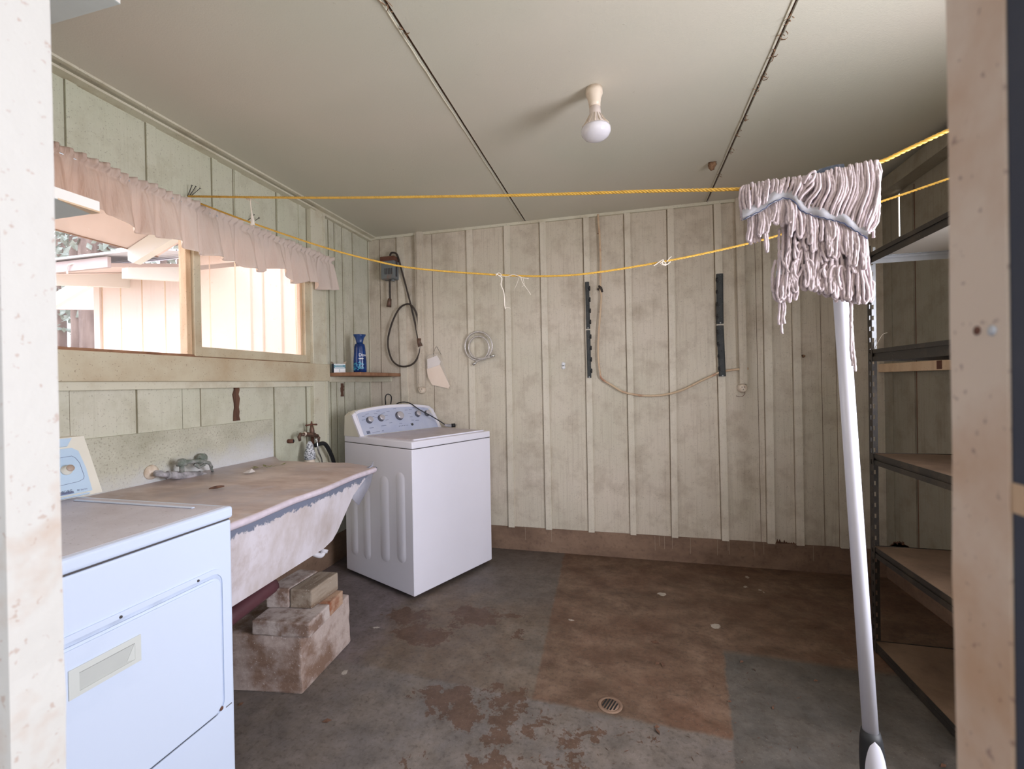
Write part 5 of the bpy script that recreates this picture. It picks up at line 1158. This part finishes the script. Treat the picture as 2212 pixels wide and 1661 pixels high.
# flared two-tone grip at the bottom end
side = CR*.85+(-CF)*.5; side = (side-ax*side.dot(ax)).normalized(); frn = ax.cross(side).normalized()
def gpt(s, a, k=1): r = k*(.020+.0085*math.sin(min(1, s/.62)*PI)**.7*(1 if s < 1 else 0)+.001); return base+ax*(.318*(1-s))+side*(r*math.cos(a))+frn*(r*math.sin(a))
b = MB(); n_, sg = 16, 24; vs = [gpt(i/n_, 2*PI*k/sg) for i in range(n_+1) for k in range(sg)]
b.add(vs, [(i*sg+k, i*sg+(k+1) % sg, (i+1)*sg+(k+1) % sg, (i+1)*sg+k) for i in range(n_) for k in range(sg)]+[tuple(range(sg))[::-1], tuple(n_*sg+k for k in range(sg))], 0, True)
gr = b.build('grip', M['black'], mop)
# white oval inlay facing the doorway
tocam = (CC-base); tocam = (tocam-ax*tocam.dot(ax)).normalized(); a0 = math.atan2(tocam.dot(frn), tocam.dot(side))-.30*(1 if frn.dot(CR) > 0 else -1)*-1
b = MB(); vs = []; nn, mm = 20, 12
for i in range(nn+1):
    s = .04+.78*i/nn; hw = .98*math.sqrt(max(0, 1-((i/nn-.5)*2)**2))
    for j in range(mm+1): vs.append(gpt(s, a0+hw*(j/mm*2-1), 1.045))
b.add(vs, [(i*(mm+1)+j, i*(mm+1)+j+1, (i+1)*(mm+1)+j+1, (i+1)*(mm+1)+j) for i in range(nn) for j in range(mm)], 0, True)
b.build('grip_inlay', M['pipewhite'], gr)
# clamp across the top of the head
q = [on1(1766, 371), on1(1774, 360), on1(1798, 353), on1(1815, 349), on1(1829, 348), on1(1832, 358), on1(1812, 366), on1(1790, 372)]
b = MB().prism([p+Vector((.0, .035, 0)) for p in q], (0, -.02, 0)); b.tube([on1(1768, 367)+Vector((0, .03, 0)), on1(1800, 357)+Vector((0, .03, 0)), on1(1830, 351)+Vector((0, .03, 0))], [.008, .011, .007], 8)
b.tube([topc-ax*.06, topc+ax*.005], [.020, .024], 14)
b.build('clamp', M['mopclamp'], mop)
# yarn
rnd = random.Random(21); nn1 = n1 if n1.dot(CC-R1a) > 0 else -n1
def yp(px, py, off): return on1(px, py)+nn1*off
def yarn(b, pts, r=.0036, wig=1.0):
    P_ = bez(pts, 8); tot = 0; rr = []; 
    ph = rnd.uniform(0, 9)
    for i, p in enumerate(P_):
        if i: tot += (P_[i]-P_[i-1]).length
        rr.append(r*(1+.16*math.sin(tot/.0035+ph)))
        p += Vector((mnoise.noise(Vector((tot*18, ph, 0))), mnoise.noise(Vector((tot*18, ph, 5))), mnoise.noise(Vector((tot*18, ph, 9)))))*.0035*wig
    # resample finely so the twist shows
    b.tube(P_, rr, 6)
def topy(x):   # top silhouette of the draped head
    pts = [(1597, 418), (1606, 402), (1620, 400), (1660, 390), (1700, 385), (1750, 380), (1775, 374), (1800, 366), (1830, 362), (1850, 356), (1880, 352), (1896, 350)]
    for i in range(len(pts)-1):
        if pts[i][0] <= x <= pts[i+1][0]: t_ = (x-pts[i][0])/(pts[i+1][0]-pts[i][0]); return pts[i][1]+(pts[i+1][1]-pts[i][1])*t_
    return pts[-1][1]
def bandy(x):
    pts = [(1604, 470), (1620, 462), (1645, 450), (1665, 434), (1690, 424), (1710, 430), (1726, 452), (1750, 462), (1785, 470), (1815, 478), (1840, 494), (1868, 512)]
    for i in range(len(pts)-1):
        if pts[i][0] <= x <= pts[i+1][0]: t_ = (x-pts[i][0])/(pts[i+1][0]-pts[i][0]); return pts[i][1]+(pts[i+1][1]-pts[i][1])*t_
    return pts[0][1] if x < 1604 else pts[-1][1]
BANDX0, BANDX1 = 1604, 1866
# 1: yarn over the rope down to the tape (front layer), goes up and over behind too
b = MB(); nS = 62
for i in range(nS):
    u = i/(nS-1); xt = 1604+(1894-1604)*u+rnd.uniform(-2, 2); xb = BANDX0+6+(BANDX1-BANDX0-8)*(u**1.05)+rnd.uniform(-3, 3); xb = xb if u < .93 else xb+20*(u-.93)
    if .46 < u < .62: xb -= 26*(1-abs(u-.54)/.08)*.8
    yt = topy(xt)+rnd.uniform(-1, 2); yb = bandy(xb)+4; lay = .010+.010*rnd.random()
    midx = xt+(xb-xt)*.35+(6 if u > .5 else 0)
    yarn(b, [yp(xt, yt+55, -.022), yp(xt, yt+20, -.016), yp(xt, yt+4, -.008), yp(xt, yt, 0), yp(xt+(xb-xt)*.05, yt+6, .008), yp(midx, yt+(yb-yt)*.45, lay+.006), yp(xt+(xb-xt)*.8, yt+(yb-yt)*.8, lay+.008), yp(xb, yb, .014)])
b.build('yarn_over_line', M['mop'], mop)
# back layer filling the gaps between
b = MB()
for i in range(46):
    xt = 1612+(1888-1612)*i/45+rnd.uniform(-3, 3); yt = topy(xt)+4; yb = bandy(min(xt, 1860))+rnd.uniform(0, 14); xe = xt+rnd.uniform(-14, 10)-(12 if xt > 1800 else 0)
    yarn(b, [yp(xt, yt, -.004), yp(xt-2, (yt+yb)/2, .001), yp(xe, yb, .004)])
# stray outer loops at both edges
for px in ((1600, 420), (1606, 425)): yarn(b, [yp(px[0]+8, 402, .002), yp(px[0]-1, 412, .010), yp(px[0]-3, 440, .012), yp(px[0]+4, 464, .012), yp(px[0]+14, 470, .012)])
for k in range(6): yarn(b, [yp(1888+k*2, 352, 0), yp(1893+k, 380, .012), yp(1896-k*2, 430, .014), yp(1893-k*4, 475, .015), yp(1880-k*5, 498+k, .016), yp(1864-k*3, 508, .014)])
yarn(b, [yp(1733, 404, .02), yp(1744, 385, .026), yp(1755, 380, .026), yp(1753, 392, .024), yp(1738, 408, .02), yp(1722, 425, .016)])
b.build('yarn_behind', M['mop'], mop)
# 2: short loops hanging just below the tape
b = MB()
for i in range(52):
    x = BANDX0+8+(BANDX1-BANDX0-14)*i/51+rnd.uniform(-3, 3); y0_ = bandy(x)+10
    l = 52+rnd.uniform(-12, 28) if x > 1700 else (50+rnd.uniform(-12, 10) if x > 1650 else 60+rnd.uniform(-10, 35))
    if x > 1790: l += 14
    w = rnd.uniform(4, 8); dx_ = rnd.uniform(-5, 3); o_ = .016+rnd.uniform(0, .014)
    yarn(b, [yp(x, y0_-6, .012), yp(x+1, y0_+l*.4, o_), yp(x+dx_, y0_+l*.9, o_+.002), yp(x+dx_+w*.5, y0_+l, o_+.003), yp(x+dx_+w, y0_+l*.9, o_+.004), yp(x+w, y0_+l*.4, o_+.002), yp(x+w*.7, y0_-6, .014)])
b.build('short_loops', M['mop'], mop)
# 3: the long back fall below
b = MB()
def lowy(x): 
    pts = [(1672, 640), (1690, 652), (1712, 648), (1730, 625), (1770, 628), (1800, 645), (1835, 650), (1855, 655), (1876, 640)]
    for i in range(len(pts)-1):
        if pts[i][0] <= x <= pts[i+1][0]: t_ = (x-pts[i][0])/(pts[i+1][0]-pts[i][0]); return pts[i][1]+(pts[i+1][1]-pts[i][1])*t_
    return 640
for i in range(96):
    x = 1680+(1868-1680)*((i*37) % 96)/95+rnd.uniform(-3, 3); y0_ = 480+rnd.uniform(-10, 90)*(1 if i % 3 else .2)+max(0, (x-1790)*.35); ye = lowy(x)-rnd.uniform(0, 40)*(rnd.random()**2)+4; dx_ = rnd.uniform(-12, 12)-(6 if x < 1730 else 0)+(5 if x > 1830 else 0)
    o_ = -.004+.022*rnd.random(); w = rnd.uniform(4, 11)*rnd.choice((-1, 1)); x2 = x+dx_
    x2 = max(1672, min(1876, x2))
    yarn(b, [yp(x, y0_, o_), yp(x+dx_*.3, (y0_+ye)/2-20, o_+.006), yp(x2, ye-22, o_+.009), yp(x2+w*.1, ye-6, o_+.010), yp(x2+w*.5, ye, o_+.011), yp(x2+w, ye-7, o_+.011), yp(x2+w, ye-26, o_+.008), yp(x+w*.8, (y0_+ye)/2, o_+.004)])
for i in range(26):    # tumbling cross loops
    x = rnd.uniform(1690, 1862); y = rnd.uniform(520, 625); r_ = rnd.uniform(9, 18); a = rnd.uniform(0, PI)
    yarn(b, [yp(x+r_*math.cos(a+t_)*.55, y+r_*math.sin(a+t_)*1.5, .022+.005*math.sin(t_)) for t_ in (0, .8, 1.6, 2.4, 3.2, 4.0)])
b.build('long_yarn', M['mop'], mop)
for k, (x, ye) in enumerate(((1682, 704), (1688, 722), (1692, 700))): b = MB(); yarn(b, [yp(1684+k*2, 640, .006), yp(x+k, 665, .010), yp(x-1, ye-12, .010), yp(x+1, ye, .011)], .0034, .6); b.build('trailing_yarn', M['mop'], mop)
for k, (x, ye) in enumerate(((1838, 790), (1842, 802), (1834, 740))): b = MB(); yarn(b, [yp(1836+k, 640, .006), yp(1835+k, 690, .010), yp(x-1, ye-40, .010), yp(x+2, ye, .011)], .0036 if k < 2 else .0028, .7); b.build('trailing_yarn', M['mop'], mop)
# tape with its navy stitching
b = MB(); vs = []; N_ = 40
for i in range(N_+1):
    x = BANDX0-2+(BANDX1+4-BANDX0)*i/N_; y = bandy(max(BANDX0, min(BANDX1, x))); o_ = .024+.003*math.sin(i*.8)
    vs += [yp(x, y-11, o_-.002), yp(x, y+0, o_+.0012), yp(x, y+12, o_), yp(x, y+12, o_-.004), yp(x, y-11, o_-.005)]
b.add(vs, [(5*i+k, 5*i+(k+1) % 5, 5*i+5+(k+1) % 5, 5*i+5+k) for i in range(N_) for k in range(5)], 0, True)
band = b.build('tape_band', M['mopband'], mop)
b = MB().tube([yp(BANDX0+(BANDX1-BANDX0)*i/60, bandy(BANDX0+(BANDX1-BANDX0)*i/60)+11+1.2*math.sin(i*1.9), .0275) for i in range(61)], .0011, 5)
b.build('stitching', M['navy'], band)
b = MB().prism([yp(1674, 590, .022), yp(1684, 586, .026), yp(1686, 597, .026), yp(1674, 601, .022)], -nn1*.002)
b.build('tape_end', M['mopband'], mop)
